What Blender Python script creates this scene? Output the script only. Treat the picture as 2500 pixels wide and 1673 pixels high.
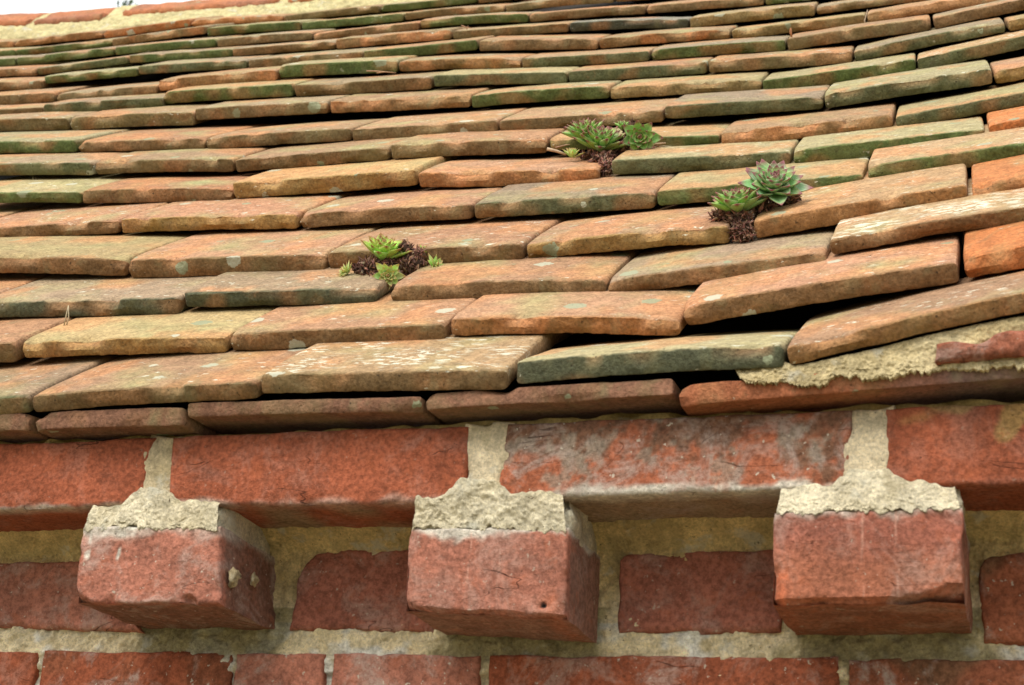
import bpy, bmesh, math, random
from mathutils import Vector, Matrix, noise

# ------------------------------------------------------------------ clear
for o in list(bpy.data.objects): bpy.data.objects.remove(o)
COL = bpy.context.scene.collection
SC = bpy.context.scene

# ------------------------------------------------------------------ camera
cam = bpy.data.cameras.new('camera'); camo = bpy.data.objects.new('camera', cam); COL.objects.link(camo)
camo.matrix_world = Matrix([[0.949183, 0.054429, 0.309984, 0.527637], [0.30761, -0.368703, -0.877174, -0.895857], [0.066548, 0.927953, -0.366709, -0.245453], [0, 0, 0, 1.0]])
cam.sensor_width = 36.0; cam.lens = 53.393
cam.clip_start = .02; cam.clip_end = 400
cam.dof.use_dof = True; cam.dof.focus_distance = 1.18; cam.dof.aperture_fstop = 20
SC.camera = camo

# ------------------------------------------------------------------ sky and sun (bright overcast)
SUN_EL, SUN_AZ = math.radians(50), math.radians(203)      # azimuth: compass direction the light comes from, 0 = +y
w = bpy.data.worlds.new('World'); SC.world = w; w.use_nodes = True
wn = w.node_tree; bg = wn.nodes['Background']
sky = wn.nodes.new('ShaderNodeTexSky'); sky.sky_type = 'NISHITA'; sky.sun_disc = False
sky.sun_elevation = SUN_EL; sky.sun_rotation = SUN_AZ; sky.air_density = 1.0; sky.dust_density = 4.0; sky.ozone_density = 1.0
mx = wn.nodes.new('ShaderNodeMix'); mx.data_type = 'RGBA'; mx.inputs[0].default_value = .88
wn.links.new(sky.outputs[0], mx.inputs[6]); mx.inputs[7].default_value = (9.6, 9.9, 10.0, 1)   # cloud cover
tc = wn.nodes.new('ShaderNodeTexCoord'); sx = wn.nodes.new('ShaderNodeSeparateXYZ'); wn.links.new(tc.outputs['Generated'], sx.inputs[0])
mr = wn.nodes.new('ShaderNodeMapRange'); wn.links.new(sx.outputs[2], mr.inputs['Value'])       # overcast sky: brighter overhead
mr.inputs['To Min'].default_value = .6; mr.inputs['To Max'].default_value = 1.0
sc_ = wn.nodes.new('ShaderNodeVectorMath'); sc_.operation = 'SCALE'; wn.links.new(mx.outputs[2], sc_.inputs[0]); wn.links.new(mr.outputs[0], sc_.inputs['Scale'])
wn.links.new(sc_.outputs[0], bg.inputs['Color']); bg.inputs['Strength'].default_value = 0.145
sl = bpy.data.lights.new('sun', 'SUN'); sl.energy = 2.3; sl.angle = math.radians(32); sl.color = (1, .95, .87)
so = bpy.data.objects.new('sun', sl); COL.objects.link(so); so.location = (-1, -2, 3)
sd = Vector((math.sin(SUN_AZ) * math.cos(SUN_EL), math.cos(SUN_AZ) * math.cos(SUN_EL), math.sin(SUN_EL)))
so.rotation_euler = sd.to_track_quat('Z', 'Y').to_euler()
SC.view_settings.view_transform = 'Standard'; SC.view_settings.look = 'None'; SC.view_settings.exposure = 0.47; SC.view_settings.gamma = 1.0

# ------------------------------------------------------------------ measured layout (metres; x along the wall, y into it, z up)
TILES = [
 ((-0.0, 0.79441, 0.60738), [
  ((-0.26711, -0.09239, 0.05337), (-0.09093, -0.09239, 0.05932), 0.0124, 'm', 'G'),
  ((-0.08917, -0.09239, 0.05924), (0.07706, -0.09239, 0.06093), 0.0118, 'o', 'b'),
  ((0.07856, -0.09239, 0.06504), (0.24347, -0.09239, 0.05998), 0.0121, 'l', 'b'),
  ((0.24651, -0.09239, 0.06314), (0.40785, -0.09239, 0.06558), 0.0132, 'e', 'D'),
  ((0.40926, -0.09239, 0.06596), (0.58682, -0.09239, 0.09913), 0.0108, 'o', 'o'),
  ((0.58879, -0.09239, 0.09942), (0.75098, -0.09239, 0.12366), 0.0108, 'l', 'g'),
  ((0.75296, -0.09239, 0.1239), (0.91615, -0.09239, 0.14341), 0.0108, 'o', 'G')]),
 ((-0.00437, 0.7944, 0.60738), [
  ((-0.3546, -0.03201, 0.12255), (-0.15896, -0.03093, 0.1228), 0.0147, 'o', 'b'),
  ((-0.15772, -0.03093, 0.12587), (0.01284, -0.02999, 0.12052), 0.0119, 'y', 'y'),
  ((0.01384, -0.02998, 0.12157), (0.17511, -0.02909, 0.11915), 0.0128, 'o', 'b'),
  ((0.17628, -0.02909, 0.12376), (0.33303, -0.02823, 0.11419), 0.0117, 'o', 'c'),
  ((0.33381, -0.02822, 0.1207), (0.50291, -0.02729, 0.13929), 0.013, 'o', 'b'),
  ((0.50513, -0.02728, 0.14128), (0.63408, -0.02657, 0.1594), 0.0134, 'r', 'r'),
  ((0.63606, -0.02656, 0.15962), (0.79945, -0.02566, 0.17799), 0.0134, 'o', 'o'),
  ((0.80144, -0.02565, 0.17817), (0.9654, -0.02475, 0.19292), 0.0134, 'o', 'G')]),
 ((-0.00874, 0.79437, 0.60738), [
  ((-0.47564, 0.01879, 0.19425), (-0.24511, 0.02133, 0.18428), 0.0136, 'o', 'D'),
  ((-0.24452, 0.02134, 0.18476), (-0.06335, 0.02333, 0.17696), 0.0129, 'm', 'D'),
  ((-0.06299, 0.02333, 0.18242), (0.09674, 0.02509, 0.17633), 0.0118, 'm', 'D'),
  ((0.10634, 0.0252, 0.17515), (0.26818, 0.02698, 0.16937), 0.0123, 'o', 'b'),
  ((0.2688, 0.02698, 0.16966), (0.41774, 0.02862, 0.18022), 0.0112, 'm', 'b'),
  ((0.41929, 0.02864, 0.19015), (0.5913, 0.03053, 0.20733), 0.0103, 'l', 'b'),
  ((0.59329, 0.03055, 0.20749), (0.75746, 0.03236, 0.22061), 0.0103, 'o', 'b'),
  ((0.75945, 0.03238, 0.22074), (0.92392, 0.0342, 0.23125), 0.0103, 'o', 'G')]),
 ((-0.01311, 0.79431, 0.60738), [
  ((-0.37475, 0.07118, 0.25599), (-0.15283, 0.07484, 0.23828), 0.014, 'y', 'b'),
  ((-0.15102, 0.07487, 0.2359), (0.02634, 0.07779, 0.22841), 0.0157, 'o', 'b'),
  ((0.02688, 0.0778, 0.2313), (0.18766, 0.08046, 0.227), 0.0139, 'o', 'b'),
  ((0.18874, 0.08047, 0.22815), (0.34278, 0.08301, 0.23135), 0.0122, 'o', 'y'),
  ((0.35939, 0.08329, 0.23281), (0.50798, 0.08574, 0.24848), 0.0139, 'l', 'o'),
  ((0.50996, 0.08577, 0.2488), (0.63465, 0.08783, 0.26611), 0.0113, 'r', 'c'),
  ((0.63663, 0.08786, 0.26633), (0.80004, 0.09056, 0.28448), 0.0113, 'o', 'o'),
  ((0.80203, 0.09059, 0.28466), (0.966, 0.0933, 0.29923), 0.0113, 'e', 'b')]),
 ((-0.01747, 0.79422, 0.60738), [
  ((-0.61916, 0.14332, 0.3336), (-0.39652, 0.14822, 0.32204), 0.013, 'o', 'b'),
  ((-0.39495, 0.14825, 0.32223), (-0.22186, 0.15206, 0.32049), 0.0117, 'o', 'b'),
  ((-0.22101, 0.15208, 0.31998), (-0.04625, 0.15592, 0.3112), 0.0126, 'o', 'y'),
  ((-0.04502, 0.15595, 0.31139), (0.11244, 0.15942, 0.30809), 0.0121, 'o', 'b'),
  ((0.11374, 0.15944, 0.30799), (0.2664, 0.1628, 0.30535), 0.0129, 'm', 'G'),
  ((0.26704, 0.16282, 0.30795), (0.42955, 0.16639, 0.30881), 0.0119, 'e', 'g'),
  ((0.43189, 0.16644, 0.31437), (0.58911, 0.1699, 0.32617), 0.0132, 'l', 'g'),
  ((0.5911, 0.16994, 0.32629), (0.7556, 0.17356, 0.33617), 0.0132, 'o', 'G'),
  ((0.7576, 0.1736, 0.33627), (0.92226, 0.17723, 0.34418), 0.0132, 'o', 'g')]),
 ((-0.02184, 0.79411, 0.60738), [
  ((-0.47473, 0.21597, 0.40491), (-0.31969, 0.22023, 0.39336), 0.0105, 'e', 'g'),
  ((-0.31845, 0.22027, 0.39294), (-0.15642, 0.22472, 0.38143), 0.013, 'o', 'b'),
  ((-0.156, 0.22474, 0.38483), (0.02809, 0.2298, 0.38368), 0.0154, 'y', 'y'),
  ((0.02913, 0.22983, 0.38178), (0.19829, 0.23448, 0.37132), 0.0134, 'o', 'c'),
  ((0.20786, 0.23474, 0.37923), (0.36293, 0.23901, 0.37385), 0.0129, 'e', 'G'),
  ((0.36478, 0.23906, 0.37397), (0.52029, 0.24333, 0.37941), 0.0137, 'e', 'g'),
  ((0.52225, 0.24339, 0.38444), (0.65585, 0.24706, 0.39484), 0.0121, 'r', 'r'),
  ((0.65784, 0.24711, 0.39496), (0.82228, 0.25163, 0.4052), 0.0121, 'e', 'G'),
  ((0.82428, 0.25168, 0.4053), (0.98889, 0.25621, 0.4135), 0.0121, 'm', 'o')]),
 ((-0.0262, 0.79398, 0.60738), [
  ((-0.62856, 0.26912, 0.47493), (-0.35572, 0.27812, 0.45822), 0.0128, 'm', 'G'),
  ((-0.35477, 0.27815, 0.45866), (-0.1954, 0.28341, 0.44849), 0.013, 'o', 'b'),
  ((-0.19396, 0.28346, 0.44754), (-0.0304, 0.28886, 0.44754), 0.0126, 'o', 'b'),
  ((-0.0293, 0.28889, 0.44875), (0.12775, 0.29408, 0.44118), 0.0137, 'o', 'b'),
  ((0.1287, 0.29411, 0.44456), (0.29059, 0.29945, 0.43361), 0.0105, 'e', 'g'),
  ((0.29113, 0.29947, 0.43326), (0.4433, 0.30449, 0.43714), 0.0135, 'o', 'c'),
  ((0.44518, 0.30455, 0.43649), (0.61889, 0.31028, 0.46017), 0.0118, 'e', 'G'),
  ((0.62087, 0.31035, 0.46039), (0.78427, 0.31574, 0.47821), 0.0118, 'e', 'b'),
  ((0.78626, 0.31581, 0.47838), (0.9502, 0.32121, 0.49269), 0.0118, 'l', 'G')]),
 ((-0.03056, 0.79383, 0.60738), [
  ((-0.6602, 0.32453, 0.53729), (-0.42437, 0.3336, 0.52189), 0.0135, 'e', 'g'),
  ((-0.42318, 0.33365, 0.52142), (-0.26808, 0.33962, 0.51292), 0.0114, 'o', 'b'),
  ((-0.26697, 0.33966, 0.5114), (-0.102, 0.34602, 0.50807), 0.0127, 'o', 'b'),
  ((-0.10047, 0.34607, 0.50637), (0.05581, 0.35209, 0.50321), 0.013, 'o', 'b'),
  ((0.05655, 0.35212, 0.50365), (0.22285, 0.35852, 0.50025), 0.0119, 'o', 'b'),
  ((0.22347, 0.35855, 0.50378), (0.37529, 0.36439, 0.50011), 0.0123, 'm', 'G'),
  ((0.37598, 0.36442, 0.50036), (0.52823, 0.37028, 0.51241), 0.014, 'e', 'G'),
  ((0.52895, 0.37031, 0.51124), (0.66309, 0.37547, 0.52718), 0.0123, 'o', 'y'),
  ((0.66507, 0.37555, 0.52737), (0.8288, 0.38184, 0.54293), 0.0123, 'm', 'b'),
  ((0.83079, 0.38192, 0.54308), (0.99493, 0.38822, 0.55556), 0.0123, 'l', 'b')]),
 ((-0.03492, 0.79365, 0.60738), [
  ((-0.68931, 0.4112, 0.61563), (-0.50863, 0.41915, 0.60652), 0.0145, 'o', 'b'),
  ((-0.50755, 0.41919, 0.60603), (-0.34389, 0.42639, 0.59863), 0.015, 'o', 'Y'),
  ((-0.34364, 0.42641, 0.60539), (-0.17926, 0.43364, 0.59966), 0.0137, 'm', 'b'),
  ((-0.17836, 0.43368, 0.59958), (-0.01197, 0.441, 0.59244), 0.0133, 'o', 'c'),
  ((-0.01104, 0.44104, 0.59143), (0.14195, 0.44777, 0.58853), 0.013, 'e', 'g'),
  ((0.14294, 0.44782, 0.58789), (0.30183, 0.45481, 0.58278), 0.0118, 'y', 'y'),
  ((0.30292, 0.45485, 0.57864), (0.45596, 0.46159, 0.5889), 0.0138, 'e', 'g'),
  ((0.45699, 0.46163, 0.58966), (0.62175, 0.46888, 0.61435), 0.0127, 'l', 'G'),
  ((0.62373, 0.46897, 0.61459), (0.78675, 0.47614, 0.63413), 0.0127, 'o', 'G'),
  ((0.78873, 0.47623, 0.63432), (0.95241, 0.48343, 0.65001), 0.0127, 'l', 'b')]),
 ((-0.03928, 0.79344, 0.60738), [
  ((-0.78144, 0.45993, 0.67157), (-0.58957, 0.46943, 0.66356), 0.0114, 'o', 'b'),
  ((-0.58809, 0.4695, 0.66448), (-0.42409, 0.47762, 0.65904), 0.0139, 'm', 'G'),
  ((-0.42649, 0.4775, 0.66625), (-0.25509, 0.48598, 0.66155), 0.0145, 'y', 'g'),
  ((-0.25381, 0.48605, 0.66042), (-0.08301, 0.4945, 0.65562), 0.0141, 'm', 'b'),
  ((-0.08147, 0.49458, 0.65842), (0.07693, 0.50242, 0.64743), 0.0129, 'e', 'G'),
  ((0.07808, 0.50247, 0.64828), (0.23295, 0.51014, 0.64579), 0.0125, 'o', 'G'),
  ((0.23423, 0.5102, 0.64623), (0.38752, 0.51779, 0.64362), 0.013, 'o', 'b'),
  ((0.38938, 0.51788, 0.64435), (0.54379, 0.52553, 0.66487), 0.0119, 'm', 'G'),
  ((0.54529, 0.5256, 0.66562), (0.68435, 0.53248, 0.67826), 0.0117, 'o', 'y'),
  ((0.68634, 0.53258, 0.6784), (0.85046, 0.5407, 0.69034), 0.0117, 'l', 'o'),
  ((0.85245, 0.5408, 0.69046), (1.01682, 0.54893, 0.70002), 0.0117, 'm', 'G')]),
 ((-0.04363, 0.79322, 0.60738), [
  ((-0.80435, 0.50395, 0.71696), (-0.61266, 0.5145, 0.71265), 0.0128, 'o', 'b'),
  ((-0.61105, 0.51459, 0.71207), (-0.46776, 0.52247, 0.71249), 0.0106, 'm', 'b'),
  ((-0.46713, 0.5225, 0.71608), (-0.30627, 0.53135, 0.71643), 0.0132, 'o', 'c'),
  ((-0.30564, 0.53138, 0.72059), (-0.14959, 0.53997, 0.71403), 0.0147, 'e', 'g'),
  ((-0.14811, 0.54005, 0.7143), (0.00395, 0.54841, 0.70369), 0.0126, 'o', 'c'),
  ((0.00476, 0.54845, 0.70503), (0.15604, 0.55678, 0.70019), 0.0114, 'o', 'G'),
  ((0.15723, 0.55684, 0.70048), (0.31027, 0.56526, 0.69868), 0.012, 'm', 'g'),
  ((0.31157, 0.56533, 0.69817), (0.46762, 0.57391, 0.7093), 0.0134, 'o', 'b'),
  ((0.46968, 0.57403, 0.71004), (0.62526, 0.58258, 0.73126), 0.0123, 'm', 'b'),
  ((0.62724, 0.58269, 0.73148), (0.79048, 0.59166, 0.74929), 0.0123, 'e', 'b'),
  ((0.79247, 0.59177, 0.74946), (0.95625, 0.60077, 0.76376), 0.0123, 'l', 'g'),
  ((0.95824, 0.60088, 0.7639), (1.12237, 0.6099, 0.77536), 0.0123, 'e', 'b')]),
 ((-0.04797, 0.79296, 0.60738), [
  ((-0.83876, 0.55903, 0.78068), (-0.6809, 0.56858, 0.77242), 0.0113, 'o', 'b'),
  ((-0.68165, 0.56854, 0.78053), (-0.54095, 0.57705, 0.78063), 0.0101, 'e', 'g'),
  ((-0.54048, 0.57708, 0.78286), (-0.38433, 0.58652, 0.77772), 0.0109, 'm', 'G'),
  ((-0.38312, 0.5866, 0.7765), (-0.22596, 0.59611, 0.77418), 0.0116, 'm', 'b'),
  ((-0.22495, 0.59617, 0.77409), (-0.07511, 0.60523, 0.77665), 0.0123, 'o', 'g'),
  ((-0.07379, 0.60531, 0.77438), (0.07711, 0.61444, 0.76215), 0.013, 'o', 'b'),
  ((0.07816, 0.61451, 0.7631), (0.23624, 0.62407, 0.76131), 0.0118, 'o', 'c'),
  ((0.23748, 0.62414, 0.75976), (0.39199, 0.63349, 0.7662), 0.0115, 'y', 'y'),
  ((0.39318, 0.63356, 0.76708), (0.58292, 0.64504, 0.78233), 0.0121, 'o', 'c'),
  ((0.58491, 0.64516, 0.78246), (0.74908, 0.65509, 0.79301), 0.0121, 'l', 'o'),
  ((0.75107, 0.65521, 0.79311), (0.91543, 0.66515, 0.80156), 0.0121, 'l', 'g'),
  ((0.91742, 0.66527, 0.80164), (1.08191, 0.67522, 0.80841), 0.0121, 'e', 'o')]),
 ((-0.05232, 0.79269, 0.60738), [
  ((-0.90044, 0.61943, 0.84347), (-0.74552, 0.62966, 0.83825), 0.0107, 'o', 'b'),
  ((-0.74453, 0.62972, 0.83913), (-0.60447, 0.63897, 0.84607), 0.01, 'm', 'G'),
  ((-0.60367, 0.63902, 0.84672), (-0.44971, 0.64918, 0.84309), 0.0104, 'm', 'g'),
  ((-0.44861, 0.64925, 0.84299), (-0.29971, 0.65908, 0.84197), 0.0102, 'm', 'b'),
  ((-0.29977, 0.65907, 0.84105), (-0.13962, 0.66964, 0.84147), 0.013, 'o', 'c'),
  ((-0.13755, 0.66978, 0.84082), (0.01682, 0.67997, 0.83784), 0.0108, 'o', 'b'),
  ((0.01801, 0.68005, 0.83728), (0.17081, 0.69013, 0.82809), 0.0115, 's', 's'),
  ((0.17176, 0.6902, 0.82735), (0.32595, 0.70037, 0.83168), 0.0131, 'o', 'y'),
  ((0.32685, 0.70043, 0.83266), (0.45921, 0.70917, 0.83949), 0.01, 'm', 'b'),
  ((0.46007, 0.70922, 0.8394), (0.62843, 0.72034, 0.8563), 0.0108, 'o', 'b'),
  ((0.63042, 0.72047, 0.85646), (0.79424, 0.73129, 0.86962), 0.0108, 'l', 'G'),
  ((0.79623, 0.73142, 0.86975), (0.96034, 0.74226, 0.88029), 0.0108, 'e', 'G'),
  ((0.96233, 0.74239, 0.88039), (1.12664, 0.75324, 0.88883), 0.0108, 'o', 'g')]),
 ((-0.05666, 0.79239, 0.60738), [
  ((-0.98746, 0.67734, 0.90842), (-0.83452, 0.68827, 0.90316), 0.0101, 'm', 'g'),
  ((-0.83292, 0.68839, 0.90252), (-0.67678, 0.69955, 0.90671), 0.0111, 'm', 'g'),
  ((-0.67558, 0.69964, 0.90661), (-0.51621, 0.71103, 0.90672), 0.0109, 'm', 'g'),
  ((-0.51464, 0.71115, 0.90534), (-0.37103, 0.72141, 0.90469), 0.0107, 'm', 'b'),
  ((-0.36933, 0.72154, 0.90163), (-0.21505, 0.73257, 0.90678), 0.0105, 'o', 'b'),
  ((-0.21399, 0.73264, 0.90907), (-0.06123, 0.74357, 0.90472), 0.0113, 'm', 'g'),
  ((-0.06017, 0.74364, 0.90415), (0.09784, 0.75494, 0.90238), 0.0111, 'o', 'b'),
  ((0.09902, 0.75502, 0.90227), (0.25247, 0.76599, 0.90111), 0.0109, 'o', 'b'),
  ((0.25342, 0.76606, 0.90056), (0.41146, 0.77736, 0.90778), 0.01, 'm', 'g'),
  ((0.41237, 0.77743, 0.90769), (0.58163, 0.78953, 0.91794), 0.01, 'm', 'g'),
  ((0.58362, 0.78967, 0.91804), (0.7479, 0.80142, 0.926), 0.01, 'm', 'G'),
  ((0.74989, 0.80156, 0.92608), (0.91428, 0.81332, 0.93245), 0.01, 'o', 'b'),
  ((0.91627, 0.81346, 0.93251), (1.08073, 0.82523, 0.93761), 0.01, 'o', 'b')]),
 ((-0.06099, 0.79207, 0.60738), [
  ((-1.05616, 0.74395, 0.97539), (-0.89724, 0.75619, 0.96836), 0.0106, 'e', 'g'),
  ((-0.89576, 0.7563, 0.96743), (-0.73592, 0.76861, 0.97322), 0.0104, 'm', 'g'),
  ((-0.73443, 0.76873, 0.97178), (-0.58267, 0.78041, 0.98183), 0.0114, 'm', 'c'),
  ((-0.5807, 0.78056, 0.97673), (-0.4308, 0.79211, 0.97481), 0.0123, 'e', 'g'),
  ((-0.4298, 0.79218, 0.97421), (-0.27367, 0.8042, 0.97613), 0.011, 'e', 'g'),
  ((-0.27221, 0.80432, 0.97725), (-0.12391, 0.81574, 0.97661), 0.01, 'o', 'b'),
  ((-0.12257, 0.81584, 0.97599), (0.03246, 0.82778, 0.97795), 0.0106, 'm', 'b'),
  ((0.03368, 0.82787, 0.97857), (0.20164, 0.8408, 0.97749), 0.0105, 'o', 'b'),
  ((0.20424, 0.841, 0.97843), (0.36804, 0.85362, 0.98851), 0.0103, 'o', 'b'),
  ((0.37003, 0.85377, 0.98861), (0.53423, 0.86642, 0.99669), 0.0103, 'o', 'o'),
  ((0.53622, 0.86657, 0.99677), (0.70054, 0.87923, 1.00324), 0.0103, 'e', 'b'),
  ((0.70253, 0.87938, 1.0033), (0.86692, 0.89205, 1.00848), 0.0103, 'm', 'G')]),
 ((-0.06532, 0.79172, 0.60738), [
  ((-1.13632, 0.82236, 1.0514), (-0.97416, 0.83574, 1.04525), 0.01, 'o', 'c'),
  ((-0.97268, 0.83586, 1.04457), (-0.81651, 0.84875, 1.04977), 0.011, 'o', 'r'),
  ((-0.81441, 0.84892, 1.0482), (-0.66656, 0.86112, 1.05826), 0.012, 'o', 'r'),
  ((-0.66545, 0.86121, 1.05762), (-0.51021, 0.87402, 1.05288), 0.0106, 'o', 'r'),
  ((-0.50855, 0.87416, 1.05138), (-0.35432, 0.88688, 1.0566), 0.0105, 'o', 'b'),
  ((-0.35297, 0.88699, 1.05728), (-0.20111, 0.89952, 1.06082), 0.01, 'm', 'g'),
  ((-0.19979, 0.89963, 1.05859), (-0.04365, 0.91251, 1.05863), 0.01, 'o', 'b'),
  ((-0.04231, 0.91262, 1.05851), (0.12039, 0.92604, 1.05873), 0.01, 'o', 'b'),
  ((0.12238, 0.9262, 1.05873), (0.28682, 0.93977, 1.05891), 0.01, 'o', 'b'),
  ((0.28881, 0.93993, 1.05891), (0.45325, 0.9535, 1.05906), 0.01, 'e', 'b'),
  ((0.45524, 0.95366, 1.05906), (0.61968, 0.96723, 1.05918), 0.01, 'o', 'b')])]
UNDER = [((-0.30003, -0.091, 0.05067), (-0.09145, -0.091, 0.04816), 0.0124, 'o', 'x'), ((-0.09068, -0.091, 0.04834), (0.02473, -0.091, 0.04718), 0.0123, 'o', 'x'), ((0.02533, -0.091, 0.05267), (0.18854, -0.091, 0.0497), 0.0094, 'o', 'x'), ((0.18916, -0.091, 0.05034), (0.3443, -0.091, 0.05278), 0.0105, 'o', 'x'), ((0.34588, -0.091, 0.04589), (0.58364, -0.091, 0.05599), 0.0123, 'o', 'R')]
DECKV = [(-2.2, -0.02, 0.07493219241033455), (1.6, -0.02, 0.07493219241033455), (1.6, 1.0361102941176479, 1.114458330828238), (-2.2, 1.0361102941176479, 1.114458330828238), (-2.2, -0.02, 0.05493219241033455), (1.6, -0.02, 0.05493219241033455), (1.6, 1.0361102941176479, 1.094458330828238), (-2.2, 1.0361102941176479, 1.094458330828238)]
DECKV2 = [(-0.42, 1.0371102941176478, 1.1154426277754488), (1.6, 1.0371102941176478, 1.1154426277754488), (1.6, 1.8161102941176477, 1.8822099496526639), (-0.42, 1.8161102941176477, 1.8822099496526639), (-0.42, 1.0371102941176478, 1.0954426277754488), (1.6, 1.0371102941176478, 1.0954426277754488), (1.6, 1.8161102941176477, 1.8622099496526638), (-0.42, 1.8161102941176477, 1.8622099496526638)]
STRETCH = [([(-0.24, -0.07329159117481565, 0.046), (-0.00587, -0.07329, 0.046), (-0.00887, -0.07329, 0.00097), (-0.24, -0.07329159117481565, -0.002028667131073106)], 'RED', 0.15, 0, 'red stretcher brick at the left edge'), ([(0.00687, -0.07329, 0.046), (0.21379, -0.07329, 0.046), (0.21389, -0.07329, -0.00298), (0.01086, -0.07329, -0.00028)], 'RED', 0.18, 0, 'deep red stretcher brick above and right of the left dentil'), ([(0.23701, -0.07329, 0.046), (0.44223, -0.07329, 0.046), (0.44132, -0.07329, 7e-05), (0.23318, -0.07329, -0.0014)], 'BRN', 0.85, 0.75, 'stretcher brick stained black and grey'), ([(0.46063, -0.07329, 0.046), (0.83, -0.07329159117481565, 0.046), (0.83, -0.07329159117481565, -0.0032393813000775283), (0.45963, -0.07329, 0.00076)], 'RED', 0.12, 0, 'red stretcher brick at the right edge')]
DENT = [([(-0.04567, -0.07671, -0.01396), (0.05374, -0.07671, -0.01623), (0.06014, -0.07671, -0.06507), (-0.04339, -0.07671, -0.06365)], 'PINK', 0.35, 'rose red dentil brick at left with pale drips'), ([(0.17996, -0.0715, -0.0165), (0.27952, -0.0715, -0.01972), (0.27974, -0.0715, -0.07215), (0.18051, -0.0715, -0.06722)], 'PINK', 0.35, 'dentil brick in the middle with a small black pit'), ([(0.39988, -0.08198, -0.01505), (0.49999, -0.08198, -0.01396), (0.49873, -0.08198, -0.06519), (0.39917, -0.08198, -0.06681)], 'DUSK', 0.4, 'largest dentil brick at right with two scored lines')]
ROWA = [([(-0.18288, -0.002, -0.01792), (-0.08114, -0.002, -0.01776), (-0.0381, -0.002, -0.06697), (-0.17216, -0.002, -0.06381)], 'PINK', 0.55, 0), ([(0.07383, -0.002, -0.01267), (0.17427, -0.002, -0.01174), (0.17362, -0.002, -0.06654), (0.07152, -0.002, -0.0654)], 'DUSK', 0.4, 0), ([(0.29148, -0.002, -0.01741), (0.39132, -0.002, -0.01556), (0.3914, -0.002, -0.06504), (0.29277, -0.002, -0.06648)], 'DUSK', 0.4, 0), ([(0.50426, -0.002, -0.01988), (0.57356, -0.002, -0.01786), (0.56973, -0.002, -0.07124), (0.50533, -0.002, -0.071)], 'BRN', 0.8, 0.5)]
ROWB = [([(-0.23411, -0.002, -0.08093), (-0.11787, -0.002, -0.08082), (-0.11787, -0.002, -0.14582), (-0.23411, -0.002, -0.14593)], 'RED', 0.25, 0), ([(-0.11259, -0.002, -0.08081), (0.03244, -0.002, -0.08067), (0.03244, -0.002, -0.14567), (-0.11259, -0.002, -0.14581)], 'RED', 0.9, 0.2), ([(0.03576, -0.002, -0.08067), (0.09922, -0.002, -0.08061), (0.09922, -0.002, -0.14561), (0.03576, -0.002, -0.14567)], 'PINK', 0.8, 0), ([(0.10499, -0.002, -0.0806), (0.20546, -0.002, -0.08051), (0.20546, -0.002, -0.14551), (0.10499, -0.002, -0.1456)], 'PINK', 0.8, 0), ([(0.21139, -0.002, -0.0805), (0.42463, -0.002, -0.0803), (0.42463, -0.002, -0.1453), (0.21139, -0.002, -0.1455)], 'RED', 0.65, 0), ([(0.43021, -0.002, -0.08029), (0.56909, -0.002, -0.08016), (0.56909, -0.002, -0.14516), (0.43021, -0.002, -0.14529)], 'BRN', 0.95, 0.5)]
JOINTS = [([(-0.010870000000000001, -0.07209159117481564, 0.047), (0.01187, -0.07209159117481564, 0.047), (0.01486, -0.07209159117481564, -0.00228), (-0.01287, -0.07209159117481564, -0.00103)], 0.09), ([(0.20879, -0.07209159117481564, 0.047), (0.24201, -0.07209159117481564, 0.047), (0.23718, -0.07209159117481564, -0.0034000000000000002), (0.20989, -0.07209159117481564, -0.00498)], 0.09), ([(0.43723, -0.07209159117481564, 0.047), (0.46563, -0.07209159117481564, 0.047), (0.46363, -0.07209159117481564, -0.00124), (0.43732, -0.07209159117481564, -0.00193)], 0.09)]
CAPS = [[(-0.04267, -0.06629159117481565, 0.0015), (0.05074, -0.06629159117481565, 0.0015), (0.05174, -0.07400693187630505, -0.01923), (-0.04367, -0.07400693187630505, -0.01696)], [(0.18296, -0.06629159117481565, 0.0015), (0.27652, -0.06629159117481565, 0.0015), (0.27752, -0.06879999999999999, -0.02272), (0.18196, -0.06879999999999999, -0.0195)], [(0.40288, -0.06629159117481565, 0.0015), (0.49699, -0.06629159117481565, 0.0015), (0.49799, -0.07928142895880323, -0.01696), (0.40188, -0.07928142895880323, -0.01805)]]
CAPF = [([(-0.04267, -0.07449, 0.0), (-0.021, -0.07449, 0.002), (-0.009, -0.07449, 0.011), (0.01, -0.07449, 0.011), (0.02099, -0.07449, 0.002), (0.04974, -0.07449, 0.0)], [(-0.04417, -0.07691, -0.01496), (0.05224, -0.07691, -0.01723)]), ([(0.18296, -0.07449, 0.0), (0.20153, -0.07449, 0.002), (0.21353, -0.07449, 0.011), (0.23253, -0.07449, 0.011), (0.24353, -0.07449, 0.002), (0.27552, -0.07449, 0.0)], [(0.18146, -0.0717, -0.0175), (0.27802, -0.0717, -0.02072)]), ([(0.40288, -0.07449, 0.0), (0.42847, -0.07449, 0.002), (0.44047, -0.07449, 0.011), (0.45947, -0.07449, 0.011), (0.47047, -0.07449, 0.002), (0.49599, -0.07449, 0.0)], [(0.40138, -0.08218, -0.01605), (0.49849, -0.08218, -0.01496)])]
FIL_TOP = [(0.37833, -0.089, 0.06752), (0.38897, -0.089, 0.06832), (0.40667, -0.089, 0.07054), (0.41252, -0.089, 0.06797), (0.42084, -0.089, 0.06888), (0.44966, -0.089, 0.074), (0.48126, -0.089, 0.08107), (0.50991, -0.089, 0.08641), (0.53672, -0.089, 0.09043), (0.58694, -0.089, 0.09885)]
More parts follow.
